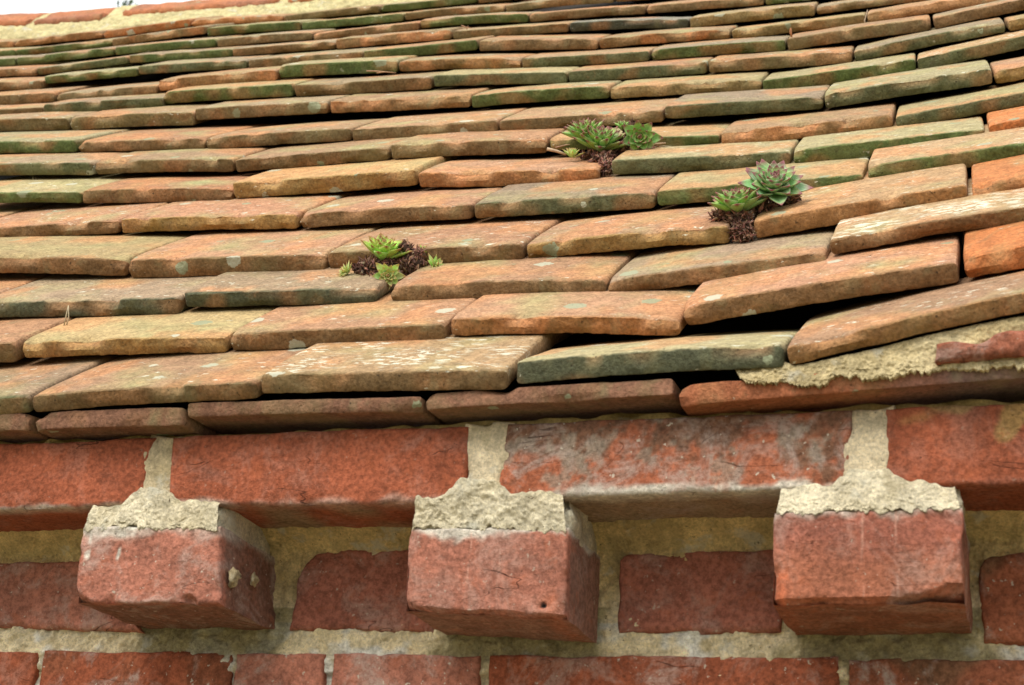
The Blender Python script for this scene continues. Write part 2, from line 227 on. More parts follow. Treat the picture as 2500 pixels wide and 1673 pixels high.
FIL_BOT = [(0.38228, -0.094, 0.06046), (0.39076, -0.094, 0.05449), (0.40494, -0.094, 0.0562), (0.42798, -0.094, 0.05374), (0.43616, -0.094, 0.05792), (0.46188, -0.094, 0.05688), (0.47379, -0.094, 0.0574), (0.49345, -0.094, 0.05898), (0.51659, -0.094, 0.05863), (0.52811, -0.094, 0.06033), (0.53508, -0.094, 0.05911), (0.58415, -0.094, 0.06446)]
BRKP = [(0.49059, -0.101, 0.07221), (0.58529, -0.101, 0.08354), (0.58409, -0.101, 0.06758), (0.48968, -0.101, 0.0617)]
RIDGE = [([(-1.37366, 1.01611, 1.25487), (-1.11274, 1.01611, 1.22197)], [(-1.38172, 1.08611, 1.32884), (-1.12003, 1.08611, 1.29596)]), ([(-1.09496, 1.01611, 1.21949), (-0.9563, 1.01611, 1.21196)], [(-1.10762, 1.08611, 1.29597), (-0.96834, 1.08611, 1.2874)]), ([(-0.91165, 1.01611, 1.21239), (-0.61081, 1.01611, 1.19395)], [(-0.92955, 1.08611, 1.28528), (-0.61606, 1.08611, 1.27004)]), ([(-0.59001, 1.01611, 1.19254), (-0.19171, 1.01611, 1.17685)], [(-0.58843, 1.08611, 1.26928), (-0.18402, 1.08611, 1.2519)])]
RB_TOP = [(-1.37812, 1.02011, 1.25986), (-1.11528, 1.02011, 1.22492), (-0.95822, 1.02011, 1.21314), (-0.90651, 1.02011, 1.21597), (-0.61331, 1.02011, 1.1978), (-0.3697, 1.02011, 1.18204), (-0.19294, 1.02011, 1.1759)]
RB_BOT = [(-1.3089, 0.96111, 1.17245), (-1.11453, 0.96111, 1.15721), (-0.90562, 0.96111, 1.14514), (-0.85835, 0.96111, 1.14918), (-0.73607, 0.96111, 1.14493), (-0.56173, 0.96111, 1.13048), (-0.44718, 0.96111, 1.12804), (-0.30277, 0.96111, 1.11927), (-0.16926, 0.96111, 1.11088)]
RJ = [([(-1.11242, 1.01411, 1.21891), (-1.08934, 1.01411, 1.21569)], [(-1.11761, 1.08211, 1.29298), (-1.10341, 1.08211, 1.29273)]), ([(-0.95665, 1.01411, 1.20731), (-0.90729, 1.01411, 1.20877)], [(-0.96653, 1.08211, 1.28624), (-0.92519, 1.08211, 1.28373)]), ([(-0.61185, 1.01411, 1.19196), (-0.58573, 1.01411, 1.19059)], [(-0.61616, 1.08211, 1.26734), (-0.58458, 1.08211, 1.26598)])]
PLANTS = [{'at': (0.08222, 0.0665, 0.21207), 'seed': 11, 'label': 'houseleek clump with lime green rosette and small pale offsets, lowest on the roof', 'ros': [((0.0791, 0.0644, 0.2308), (0.28975, -0.62031, 0.72888), 0.02316, 28, 'lime', 0.36, 0.52, 1.2), ((0.09462, 0.04361, 0.2064), (0.39138, -0.84912, -0.3547), 0.01251, 30, 'pale', 0.1, 0.52, 1.2), ((0.05623, 0.05531, 0.21686), (-0.68441, -0.64952, 0.33122), 0.00973, 26, 'pale', 0.15, 0.36, 1.2), ((0.11768, 0.07349, 0.22531), (0.82256, -0.54359, 0.16704), 0.01066, 26, 'pale', 0.15, 0.36, 1.2), ((0.10721, 0.07767, 0.23918), (0.47344, -0.5374, 0.69789), 0.0088, 14, 'lime', 0.3, 0.5, 1.2)], 'blobs': [((0.0694, 0.05847, 0.22042), (0.00951, 0.00719, 0.00741)), ((0.08061, 0.06671, 0.22656), (0.01232, 0.00667, 0.00667)), ((0.1008, 0.07134, 0.2271), (0.01056, 0.00875, 0.00964)), ((0.09643, 0.06914, 0.23958), (0.00599, 0.00563, 0.00519)), ((0.07787, 0.05447, 0.20989), (0.00915, 0.00485, 0.00408)), ((0.10396, 0.07169, 0.23439), (0.00704, 0.00615, 0.00593)), ((0.08842, 0.05311, 0.20571), (0.00634, 0.00511, 0.00445))], 'n': 1100, 'size': 0.0078, 'stalks': []}, {'at': (0.1878, 0.28175, 0.41908), 'seed': 31, 'label': 'houseleek clump of four green rosettes with straw stalks, highest on the roof', 'ros': [((0.16953, 0.27899, 0.44297), (-0.03481, -0.63613, 0.7708), 0.02585, 44, 'green', 0.24, 0.38, 1.2), ((0.18478, 0.27647, 0.42915), (0.19599, -0.67016, 0.71588), 0.02982, 46, 'green', 0.22, 0.38, 1.2), ((0.22066, 0.28038, 0.43923), (0.23392, -0.89629, -0.37675), 0.01988, 30, 'green', 0.12, 0.62, 1.2), ((0.20184, 0.2878, 0.45464), (0.17357, -0.63062, 0.75643), 0.01193, 20, 'green', 0.3, 0.45, 1.2), ((0.16174, 0.26596, 0.41847), (0.16137, -0.5124, 0.84345), 0.01193, 26, 'pale', 0.35, 0.34, 1.3)], 'blobs': [((0.1815, 0.27725, 0.42452), (0.01632, 0.00645, 0.00636)), ((0.20144, 0.28496, 0.43383), (0.01148, 0.00957, 0.01082)), ((0.19216, 0.26169, 0.41075), (0.01148, 0.00579, 0.00541)), ((0.19773, 0.25214, 0.40013), (0.00665, 0.00512, 0.00445)), ((0.21086, 0.28875, 0.45455), (0.00907, 0.0069, 0.007)), ((0.22371, 0.29317, 0.43303), (0.01028, 0.00423, 0.00318)), ((0.20229, 0.24035, 0.38854), (0.00423, 0.00496, 0.007))], 'n': 1000, 'size': 0.0085, 'stalks': [([(0.2261, 0.2911, 0.43454), (0.23951, 0.29471, 0.43725), (0.25638, 0.30067, 0.43725), (0.2732, 0.30691, 0.43655)], 0.0009, (0.42, 0.34, 0.22)), ([(0.2248, 0.28833, 0.43461), (0.23279, 0.28994, 0.43753), (0.2419, 0.29252, 0.43905)], 0.0014, (0.4, 0.27, 0.17)), ([(0.22802, 0.2879, 0.43837), (0.2351, 0.29142, 0.43592), (0.24039, 0.29417, 0.43383)], 0.0008, (0.3, 0.16, 0.1)), ([(0.14007, 0.25785, 0.425), (0.14839, 0.26133, 0.42371), (0.15665, 0.26523, 0.42136)], 0.0016, (0.5, 0.36, 0.24)), ([(0.14625, 0.26312, 0.42852), (0.15483, 0.26504, 0.43118), (0.15909, 0.26618, 0.43207)], 0.0007, (0.4, 0.24, 0.16)), ([(0.19098, 0.27792, 0.41456), (0.19171, 0.27938, 0.41169), (0.18936, 0.28033, 0.40742)], 0.0008, (0.5, 0.42, 0.34))]}, {'at': (0.34694, 0.10056, 0.24529), 'seed': 61, 'label': 'houseleek pair of large blue-green rosettes with maroon tips, right of centre', 'ros': [((0.36925, 0.10145, 0.27838), (0.24879, -0.85662, 0.45201), 0.02745, 46, 'blue', 0.15, 0.56, 1.15), ((0.34645, 0.08999, 0.25924), (-0.03331, -0.59621, 0.80214), 0.0247, 40, 'green', 0.22, 0.5, 1.15)], 'blobs': [((0.33819, 0.09178, 0.25888), (0.01293, 0.00538, 0.00483)), ((0.35924, 0.09974, 0.26583), (0.01043, 0.00723, 0.00747)), ((0.36273, 0.10274, 0.26159), (0.00834, 0.00477, 0.00395)), ((0.35116, 0.08191, 0.23891), (0.00772, 0.0074, 0.00791)), ((0.37307, 0.10962, 0.27295), (0.01252, 0.00446, 0.00351)), ((0.38057, 0.11257, 0.2777), (0.00793, 0.00446, 0.00351)), ((0.34958, 0.0877, 0.25099), (0.0096, 0.00661, 0.00659))], 'n': 1300, 'size': 0.0072, 'stalks': [([(0.38155, 0.09989, 0.27613), (0.38594, 0.10268, 0.27319), (0.39061, 0.10359, 0.27493)], 0.0006, (0.3, 0.14, 0.1)), ([(0.38188, 0.10356, 0.26763), (0.38769, 0.10562, 0.26763), (0.38945, 0.10551, 0.26937)], 0.001, (0.35, 0.2, 0.13))]}]
NEEDLES = [([[(-0.14792, 0.00087, 0.16252), (-0.14563, -0.00185, 0.17096), (-0.1436, -0.00422, 0.17836)], [(-0.14608, 0.00125, 0.16316), (-0.14388, -0.00085, 0.17005), (-0.1435, -0.00419, 0.17836)]], 0.0006, (0.5, 0.42, 0.28), 'pale upright double pine needle at the left edge of the yellow tile'), ([[(-0.42917, 0.28289, 0.45929), (-0.43129, 0.28052, 0.46317), (-0.43148, 0.27974, 0.46488)], [(-0.42887, 0.28299, 0.45931), (-0.42825, 0.28091, 0.46482)]], 0.0006, (0.55, 0.48, 0.33), 'tiny V-shaped straw bit near the left edge'), ([[(0.31709, 0.55923, 0.71196), (0.31583, 0.55658, 0.71723), (0.31637, 0.55516, 0.72109)], [(0.3174, 0.55933, 0.71198), (0.31702, 0.55524, 0.72145)]], 0.0009, (0.45, 0.2, 0.1), 'short reddish needle stub standing in a tile joint, upper right'), ([[(0.39222, 0.62687, 0.76046), (0.39122, 0.62444, 0.76545), (0.39375, 0.62228, 0.77273), (0.39515, 0.62083, 0.77741)]], 0.0008, (0.55, 0.42, 0.3), 'curved pale stalk in a tile joint near the top right'), ([[(-0.1534, 0.46546, 0.67096), (-0.14081, 0.46967, 0.67153), (-0.12151, 0.47672, 0.671)], [(-0.14254, 0.4699, 0.66952), (-0.13438, 0.47202, 0.67135), (-0.12471, 0.47542, 0.6714)]], 0.0008, (0.5, 0.3, 0.18), 'flat reddish needle lying below a green tile, top centre'), ([[(-0.11612, 0.66274, 0.84851), (-0.11403, 0.66155, 0.85311)], [(-0.12222, 0.65868, 0.85307), (-0.11596, 0.66167, 0.85119), (-0.10962, 0.6641, 0.85075)]], 0.0007, (0.45, 0.25, 0.15), 'small needle crumb on a tile corner near the top centre')]
CRUMBS = [((0.06164, -0.06397, -0.04535), 0.0052, 'larger sandy mortar crumb on the side of the left dentil'), ((0.06164, -0.03845, -0.04075), 0.0036, 'smaller sandy mortar crumb behind the larger one on the left dentil')]
TREE_AT = (-5.379, 7.0, -2.4)
TREE_TIP = (0.0, 0.0, 8.306)

# ------------------------------------------------------------------ helpers
def new_mat(name):
    m = bpy.data.materials.new(name); m.use_nodes = True
    nt = m.node_tree
    b = nt.nodes['Principled BSDF']
    b.inputs['Roughness'].default_value = 0.9
    b.inputs['Specular IOR Level'].default_value = 0.12
    return m, nt, b

class NT:
    """tiny node-graph writer"""
    def __init__(s, nt):
        s.nt = nt
        tc = nt.nodes.new('ShaderNodeTexCoord'); s.obj = tc.outputs['Object']
        g = nt.nodes.new('ShaderNodeNewGeometry'); s.pos = g.outputs['Position']; s.nrm = g.outputs['Normal']
    def n(s, t, **kw):
        x = s.nt.nodes.new(t)
        for k, v in kw.items(): setattr(x, k, v)
        return x
    def link(s, a, b): s.nt.links.new(a, b)
    def noise(s, scale, detail=4, rough=0.55, vec=None, dist=0.0, stretch=None):
        x = s.n('ShaderNodeTexNoise'); x.inputs['Scale'].default_value = scale
        x.inputs['Detail'].default_value = detail; x.inputs['Roughness'].default_value = rough
        x.inputs['Distortion'].default_value = dist
        v = vec if vec is not None else s.pos
        if stretch:
            mp = s.n('ShaderNodeMapping'); mp.inputs['Scale'].default_value = stretch
            s.link(v, mp.inputs['Vector']); v = mp.outputs['Vector']
        s.link(v, x.inputs['Vector'])
        return x.outputs['Fac']
    def ramp(s, fac, a, b, lo=0.0, hi=1.0):
        x = s.n('ShaderNodeMapRange'); x.interpolation_type = 'SMOOTHSTEP'
        x.inputs['From Min'].default_value = a; x.inputs['From Max'].default_value = b
        x.inputs['To Min'].default_value = lo; x.inputs['To Max'].default_value = hi
        s.link(fac, x.inputs['Value']); return x.outputs['Result']
    def math(s, op, a, b=None):
        x = s.n('ShaderNodeMath', operation=op)
        for i, v in enumerate((a, b)):
            if v is None: continue
            if isinstance(v, (int, float)): x.inputs[i].default_value = v
            else: s.link(v, x.inputs[i])
        return x.outputs[0]
    def mix(s, fac, a, b, mode='MIX'):
        x = s.n('ShaderNodeMix', data_type='RGBA', blend_type=mode)
        for sock, v in ((x.inputs[0], fac), (x.inputs[6], a), (x.inputs[7], b)):
            if isinstance(v, (int, float)): sock.default_value = v
            elif isinstance(v, tuple): sock.default_value = (*v, 1)
            else: s.link(v, sock)
        return x.outputs[2]
    def grey(s, v):
        x = s.n('ShaderNodeCombineColor'); 
        for i in range(3): s.link(v, x.inputs[i])
        return x.outputs[0]
    def attr(s, name):
        x = s.n('ShaderNodeAttribute', attribute_name=name); return x.outputs['Color'], x.outputs['Alpha']
    def bump(s, bsdf, terms):
        prev = None
        for h, strength, dist in terms:
            x = s.n('ShaderNodeBump'); x.inputs['Strength'].default_value = strength
            x.inputs['Distance'].default_value = dist
            s.link(h, x.inputs['Height'])
            if prev is not None: s.link(prev, x.inputs['Normal'])
            prev = x.outputs['Normal']
        s.link(prev, bsdf.inputs['Normal'])

def clay_material():
    m, nt, b = new_mat('weathered_clay'); g = NT(nt)
    col, al = g.attr('Col')
    f1 = g.noise(420, 5, .65); f2 = g.noise(95, 5, .6); f3 = g.noise(28, 3, .5)
    c = g.mix(1.0, col, g.grey(g.ramp(f1, .30, .70, .70, 1.26)), 'MULTIPLY')
    c = g.mix(1.0, c, g.grey(g.ramp(f2, .28, .75, .78, 1.18)), 'MULTIPLY')
    # patches where the algae gives way to bare clay and back
    bare = g.ramp(g.noise(48, 5, .7, dist=.6), .60, .72, 0, .38)
    c = g.mix(bare, c, g.mix(.5, c, (.46, .19, .08)))
    grn = g.ramp(g.noise(47, 5, .7, vec=g.obj, dist=.4), .56, .72, 0, .30)
    c = g.mix(grn, c, (.24, .225, .12))
    ol = g.ramp(g.noise(13, 5, .65, dist=.8), .50, .64, 0, .42)
    c = g.mix(ol, c, g.mix(.6, c, (.25, .22, .10)))
    sm = g.ramp(g.noise(90, 6, .75, dist=.3), .58, .66, 0, .5)
    c = g.mix(sm, c, g.mix(.55, c, (.12, .085, .05)))
    # pale crust lichen: flecks drawn out along the tile, amount from the attribute alpha
    fl = g.noise(250, 4, .6, vec=g.obj, stretch=(.42, 1.0, 1.0))
    thr = g.math('SUBTRACT', fl, g.math('MULTIPLY', g.math('SUBTRACT', 1.0, al), .16))
    clump = g.ramp(g.noise(30, 3, .5, vec=g.obj), .40, .64, 0, 1)
    lich = g.math('MULTIPLY', g.ramp(thr, .52, .575, 0, .92), clump)
    c = g.mix(lich, c, (.66, .64, .50))
    # round crusts of grey-green lichen, a few per tile
    vo = g.n('ShaderNodeTexVoronoi'); vo.inputs['Scale'].default_value = 42; vo.inputs['Randomness'].default_value = 1
    wob = g.n('ShaderNodeVectorMath', operation='MULTIPLY_ADD'); nn = g.n('ShaderNodeTexNoise'); nn.inputs['Scale'].default_value = 260; nn.inputs['Detail'].default_value = 3
    g.link(g.pos, nn.inputs['Vector']); g.link(nn.outputs['Color'], wob.inputs[0]); wob.inputs[1].default_value = (.007, .007, .007); g.link(g.pos, wob.inputs[2])
    g.link(wob.outputs[0], vo.inputs['Vector'])
    sp = g.n('ShaderNodeSeparateColor'); g.link(vo.outputs['Color'], sp.inputs[0])
    rad = g.math('MULTIPLY', g.ramp(sp.outputs[0], .80, 1.0, 0, 1), .34)
    disc = g.ramp(g.math('SUBTRACT', rad, vo.outputs['Distance']), 0.0, .03, 0, .85)
    c = g.mix(disc, c, g.mix(g.ramp(sp.outputs[1], .45, .9), (.27, .29, .18), (.46, .45, .34)))
    # dark pores and grit
    por = g.ramp(g.noise(330, 2, .5), .66, .72, 0, .85)
    por = g.math('MULTIPLY', por, g.ramp(g.noise(120, 2), .4, .6, .15, 1))
    c = g.mix(por, c, g.mix(.82, c, (.025, .018, .012)))
    g.link(c, b.inputs['Base Color'])
    g.bump(b, [(g.noise(150, 6, .65), .9, .0024), (f1, .9, .0012)])
    return m

def brick_material():
    m, nt, b = new_mat('old_red_brick'); g = NT(nt)
    col, al = g.attr('Col')
    f1 = g.noise(330, 6, .7); f2 = g.noise(42, 5, .6, vec=g.pos)
    c = g.mix(1.0, col, g.grey(g.ramp(f1, .30, .70, .62, 1.34)), 'MULTIPLY')
    c = g.mix(1.0, c, g.grey(g.ramp(f2, .28, .75, .80, 1.20)), 'MULTIPLY')
    orange = g.ramp(g.noise(58, 6, .7, dist=.5), .54, .68, 0, .7)
    c = g.mix(orange, c, g.mix(.5, c, (.44, .125, .055)))
    # grey lime bloom, strength from the alpha
    bl = g.noise(26, 8, .72, dist=.7)
    bl = g.math('MULTIPLY', g.ramp(bl, .47, .64, 0, 1), g.ramp(f1, .36, .58, .45, 1))
    c = g.mix(g.math('MULTIPLY', bl, al), c, (.42, .33, .28))
    fleck = g.math('MULTIPLY', g.ramp(g.noise(230, 3, .6), .66, .71, 0, .8), g.math('MINIMUM', g.math('MULTIPLY', al, 1.4), 1.0))
    c = g.mix(fleck, c, (.56, .50, .40))
    # drying cracks running roughly along the brick
    cr = g.noise(30, 3, .5, dist=.5, stretch=(.33, 1.0, 1.15))
    cr = g.math('ABSOLUTE', g.math('SUBTRACT', cr, .5))
    crk = g.math('MULTIPLY', g.ramp(cr, 0.0, .0045, 1, 0), g.ramp(g.noise(26, 3, .5), .53, .63, 0, 1))
    c = g.mix(g.math('MULTIPLY', crk, .65), c, (.05, .018, .012))
    dk = g.math('MULTIPLY', g.ramp(g.noise(500, 2), .68, .75, 0, .7), g.ramp(g.noise(50, 2), .45, .6, 0, 1))
    c = g.mix(dk, c, (.05, .03, .025))
    g.link(c, b.inputs['Base Color'])
    h = g.math('SUBTRACT', g.noise(120, 6, .6), g.math('MULTIPLY', crk, .9))
    g.bump(b, [(h, .9, .0020), (g.noise(260, 6, .75), 1.0, .0016), (f1, 1.0, .0010)])
    return m

def mortar_material():
    m, nt, b = new_mat('lime_mortar'); g = NT(nt)
    col, al = g.attr('Col')
    f1 = g.noise(520, 5, .7); f2 = g.noise(70, 5, .65)
    c = g.mix(1.0, col, g.grey(g.ramp(f1, .28, .72, .70, 1.22)), 'MULTIPLY')
    c = g.mix(1.0, c, g.grey(g.ramp(f2, .3, .72, .72, 1.18)), 'MULTIPLY')
    c = g.mix(g.ramp(g.noise(34, 4, .6, dist=.5), .52, .68, 0, .45), c, (.42, .33, .16))
    c = g.mix(g.ramp(g.noise(43, 4, .6, vec=g.obj), .58, .70, 0, .55), c, (.62, .60, .50))
    pit = g.math('MULTIPLY', g.ramp(g.noise(300, 4, .7), .62, .70, 0, .9), g.ramp(g.noise(60, 3), .42, .58, .1, 1))
    c = g.mix(pit, c, (.12, .09, .05))
    g.link(c, b.inputs['Base Color'])
    g.bump(b, [(g.noise(200, 7, .75), 1.0, .0035), (f1, .9, .0014)])
    return m

def attr_material(name, rough=.6, var=.2, scale=300, sss=0.0):
    m, nt, b = new_mat(name); g = NT(nt)
    col, al = g.attr('Col')
    c = g.mix(1.0, col, g.grey(g.ramp(g.noise(scale, 4, .6), .3, .7, 1 - var, 1 + var)), 'MULTIPLY')
    g.link(c, b.inputs['Base Color']); b.inputs['Roughness'].default_value = rough
    if sss:
        b.inputs['Subsurface Weight'].default_value = sss
        b.inputs['Subsurface Radius'].default_value = (.6, 1, .3); b.inputs['Subsurface Scale'].default_value = .002
    return m

def plain_material(name, c1, c2, scale, rough=.9):
    m, nt, b = new_mat(name); g = NT(nt)
    g.link(g.mix(g.ramp(g.noise(scale, 6, .6), .35, .65), c1, c2), b.inputs['Base Color'])
    b.inputs['Roughness'].default_value = rough
    return m

CLAY = clay_material(); BRICK = brick_material(); MORTAR = mortar_material()
LEAF = attr_material('succulent_leaf', .42, .12, 260, .12)
DRY = attr_material('dead_leaf', .75, .3, 500)
TWIG = attr_material('dry_needle', .7, .2, 300)
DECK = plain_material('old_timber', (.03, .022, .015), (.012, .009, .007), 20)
GRASS = plain_material('lawn', (.16, .15, .08), (.24, .20, .12), 3)
FOLI = plain_material('tree_leaf', (.05, .09, .03), (.09, .13, .05), 8)
BARK = plain_material('bark', (.09, .07, .05), (.14, .11, .08), 20)

def nz(p, f, s=0.0): return noise.noise(Vector((p[0] * f + s, p[1] * f - s * .7, p[2] * f + s * 1.3)))
def nv(p, f, s=0.0): return noise.noise_vector(Vector((p[0] * f + s, p[1] * f - s * .7, p[2] * f + s * 1.3)))
def sstep(a, b, x):
    t = max(0.0, min(1.0, (x - a) / (b - a))); return t * t * (3 - 2 * t)
def lerp3(a, b, t): return tuple(a[i] * (1 - t) + b[i] * t for i in range(3))

def make_obj(name, verts, faces, mat, cols=None, parent=None, smooth=True, sharp=0):
    me = bpy.data.meshes.new(name); me.from_pydata([tuple(v) for v in verts], [], faces)
    bm = bmesh.new(); bm.from_mesh(me); bmesh.ops.recalc_face_normals(bm, faces=bm.faces); bm.to_mesh(me); bm.free()
    if smooth:
        for p in me.polygons: p.use_smooth = True
    if cols is not None:
        a = me.color_attributes.new('Col', 'FLOAT_COLOR', 'POINT')
        flat = []
        for c in cols: flat.extend(c if len(c) == 4 else (*c, 0.0))
        a.data.foreach_set('color', flat)
    me.materials.append(mat)
    if sharp: me.set_sharp_from_angle(angle=math.radians(sharp))
    o = bpy.data.objects.new(name, me); COL.objects.link(o)
    if parent is not None: o.parent = parent
    return o
def empty(name, loc=(0, 0, 0)):
    o = bpy.data.objects.new(name, None); o.empty_display_size = .02; o.location = loc; COL.objects.link(o); return o
def tag(o, label=None, cat=None, group=None, kind=None):
    for k, v in (('label', label), ('category', cat), ('group', group), ('kind', kind)):
        if v: o[k] = v
    return o

# ------------------------------------------------------------------ tiles
TOP = {'o': (.43, .215, .118), 'm': (.34, .235, .155), 'l': (.44, .265, .135), 'e': (.40, .325, .170), 'y': (.47, .320, .145),
       'r': (.58, .205, .070), 's': (.22, .20, .165)}
TAIL = {'b': (.225, .125, .058), 'G': (.122, .128, .062), 'D': (.090, .094, .056), 'g': (.105, .140, .045), 'y': (.360, .215, .078),
        'o': (.380, .185, .075), 'c': (.400, .180, .072), 'r': (.520, .170, .055), 's': (.060, .068, .055), 'Y': (.270, .185, .080),
        'x': (.255, .118, .070), 'R': (.380, .130, .060)}
TLICH = {'o': .42, 'm': .38, 'l': .95, 'e': .40, 'y': .25, 'r': .30, 's': .15}
FLICH = {'b': .12, 'G': .12, 'D': .10, 'g': .10, 'y': .12, 'o': .15, 'c': .05, 'r': .05, 's': .2, 'Y': .75, 'x': 0, 'R': 0}

def make_tile(name, BL, BR, th, dvec, tc, fc, nu, L=.195, seed=0.0, rough=1.0, camb=None, arc=None, crn=(.001, .0042), old=False):
    rnd = random.Random(seed)
    if arc is None: arc = 1 / rnd.uniform(1.2, 2.6)
    BL = Vector(BL); BR = Vector(BR); e1 = (BR - BL); w = e1.length; e1.normalize(); d = Vector(dvec).normalized()
    n = e1.cross(d).normalized(); shear = d.dot(e1); d2 = n.cross(e1)
    o0 = (BL + BR) / 2; w -= .0016
    M = Matrix((( e1.x, d2.x, n.x, o0.x), (e1.y, d2.y, n.y, o0.y), (e1.z, d2.z, n.z, o0.z), (0, 0, 0, 1)))
    if camb is None: camb = rnd.uniform(-.0006, .0018)
    rcl = rnd.uniform(*crn); rcr = rnd.uniform(*crn)
    if rnd.random() < .15: rcl *= 2.2
    if rnd.random() < .15: rcr *= 2.2
    dx = [0, .0006, .0018, .004, .007, .011]
    xs = dx + [.011 + (w - .022) * i / nu for i in range(1, nu)] + [w - q for q in reversed(dx)]
    ar = rnd.uniform(.0009, .0016)
    # profile: bottom far -> tail bottom -> up the tail face -> over the top
    pr = [(L, 0, 'b'), (L * .6, 0, 'b'), (.05, 0, 'b'), (.02, 0, 'b'), (.008, 0, 'b'), (ar, 0, 'b'), (ar * .3, ar * .3, 'f'), (0, ar, 'f')]
    nf = 5
    for i in range(1, nf): pr.append((0, ar + (th - 2 * ar) * i / nf, 'f'))
    pr += [(0, th - ar, 'f'), (ar * .3, th - ar * .3, 'e'), (ar, th, 't')]
    for y in (.006, .010, .016, .024, .034, .046, .060, .078, .100, .13, L): pr.append((y, th, 't'))
    V = []; Cc = []; F = []; m = len(pr)
    bite_amp = rnd.uniform(.004, .011) * rough; bs = rnd.uniform(0, 99)
    topc = TOP[tc]; facec = TAIL[fc]; jit = rnd.uniform(.78, 1.10); hue = rnd.uniform(-.07, .07)
    topc = tuple(c * jit * q for c, q in zip(topc, (1 + hue, 1, 1 - hue))); facec = tuple(c * (jit * .5 + .5) for c in facec)
    age = rnd.uniform(.15, .65) if old else rnd.uniform(0, .3)
    topc = lerp3(topc, (.27, .225, .125), age * .9); facec = lerp3(facec, (.16, .14, .068), age * (.15 if fc in 'gGDxR' else .9)); lk = rnd.uniform(.25, 1.35)
    lean = rnd.uniform(-.0015, .0015)
    def knots(p_big, big, small):
        ks = [(0.0, rnd.random() * small)]
        while ks[-1][0] < w:
            dep = rnd.uniform(.4, 1) * big if rnd.random() < p_big else rnd.random() ** 2 * small
            ks.append((ks[-1][0] + rnd.uniform(.004, .026), dep))
        return ks
    def kval(ks, x):
        for (a, da), (b, db) in zip(ks, ks[1:]):
            if x <= b: return da + (db - da) * max(0, x - a) / (b - a)
        return ks[-1][1]
    KT = knots(.13 * rough ** 3, .0085, .0016); KB = knots(.07, .005, .0010)
    cut = [rnd.uniform(.004, .013) if rnd.random() < .22 else 0 for _ in range(2)]
    for i, x in enumerate(xs):
        el = min(x, w - x); rc = rcl if x < w / 2 else rcr
        yo = 0.0
        if el < rc: yo = rc - math.sqrt(max(0, rc * rc - (rc - el) ** 2))
        sc = .62 if el < .0003 else (.84 if el < .001 else (.97 if el < .0025 else 1))
        bite = max(0.0, nz((x, 0, 0), 38, bs) + .35 * nz((x, 0, 0), 120, bs) + .22 * nz((x, 0, 0), 330, bs) - .08) * bite_amp
        low = max(0.0, nz((x, 5, 0), 30, bs) - .18) * bite_amp * .6
        bite = bite * .18 + kval(KT, x) * rough; low = low * .5 + kval(KB, x)
        ct = cut[0] if x < w / 2 else cut[1]
        if el < ct: bite += (ct - el) * .55; low += (ct - el) * .3
        cz = camb * (1 - (2 * x / w - 1) ** 2)
        for j, (y, z, k) in enumerate(pr):
            zz = th / 2 + (z - th / 2) * sc
            zr = z / th
            fade = max(0.0, 1 - y / .014)
            yy = y + yo * max(0.0, 1 - y / .03) + bite * fade * sstep(.35, 1.0, zr) + low * max(0.0, 1 - y / .01) * sstep(.5, 0.0, zr)
            zz -= bite * fade * .42 * sstep(.6, 1.0, zr) + yy * yy * .5 * arc
            yy += lean * (zr - .5) * fade
            p = Vector((x - w / 2 + shear * yy, yy, zz + cz))
            q = p + o0 * 3
            a = 1.0 if k != 't' else .45
            dv = nv(q, 45, seed) * .0004 + nv(q, 140, seed) * .0004 + nv(q, 420, seed) * .00030
            if k == 'f': dv.y += nz(q, 90, seed + 3) * .0008
            dv *= a * rough
            if y > .03 and k == 't': dv.z = nz(q, 30, seed) * .0007
            if y > .1: dv *= .3
            V.append(p + dv)
            tm = sstep(.0008, .0042, yy + .0016 * nz(q, 190, 5.1)) if k in 'te' else 0.0
            if k == 'b': tm = 0
            c = lerp3(facec, topc, tm)
            bl = nz(q, 22, seed * 1.3)
            if k in 'te': c = lerp3(c, (.34, .30, .14), max(0, bl + .3 * nz(q, 80, 4)) * 1.1 * tm)
            c = lerp3(c, (.50, .225, .095), sstep(.05, .35, nz(q, 17, seed + 21) + .35 * nz(q, 70, 8)) * .55 * tm * (tc != 'r'))
            if bite > .0012 and k in 'fe': c = lerp3(c, (.40, .19, .085), min(.35, bite * 90) * sstep(.3, .8, zr))
            if k in 'fe' and fc == 'c': c = lerp3(c, (.50, .22, .095), .8 * sstep(.02, .16, nz(q, 24, seed + 31) + .3 * nz(q, 90, 2)))
            if k == 'f': c = lerp3(c, (.34, .17, .075), .55 * sstep(.05, .45, nz(q, 35, seed + 9)))
            li = TLICH[tc] * tm + FLICH[fc] * (1 - tm)
            Cc.append((*c, li * lk))
    N = len(xs)
    for i in range(N - 1):
        for j in range(m):
            k = (j + 1) % m
            F.append((i * m + j, i * m + k, (i + 1) * m + k, (i + 1) * m + j))
    F.append(tuple(range(m))); F.append(tuple((N - 1) * m + j for j in range(m)))
    o = make_obj(name, V, F, CLAY, Cc, sharp=32)
    o.matrix_world = M
    return o

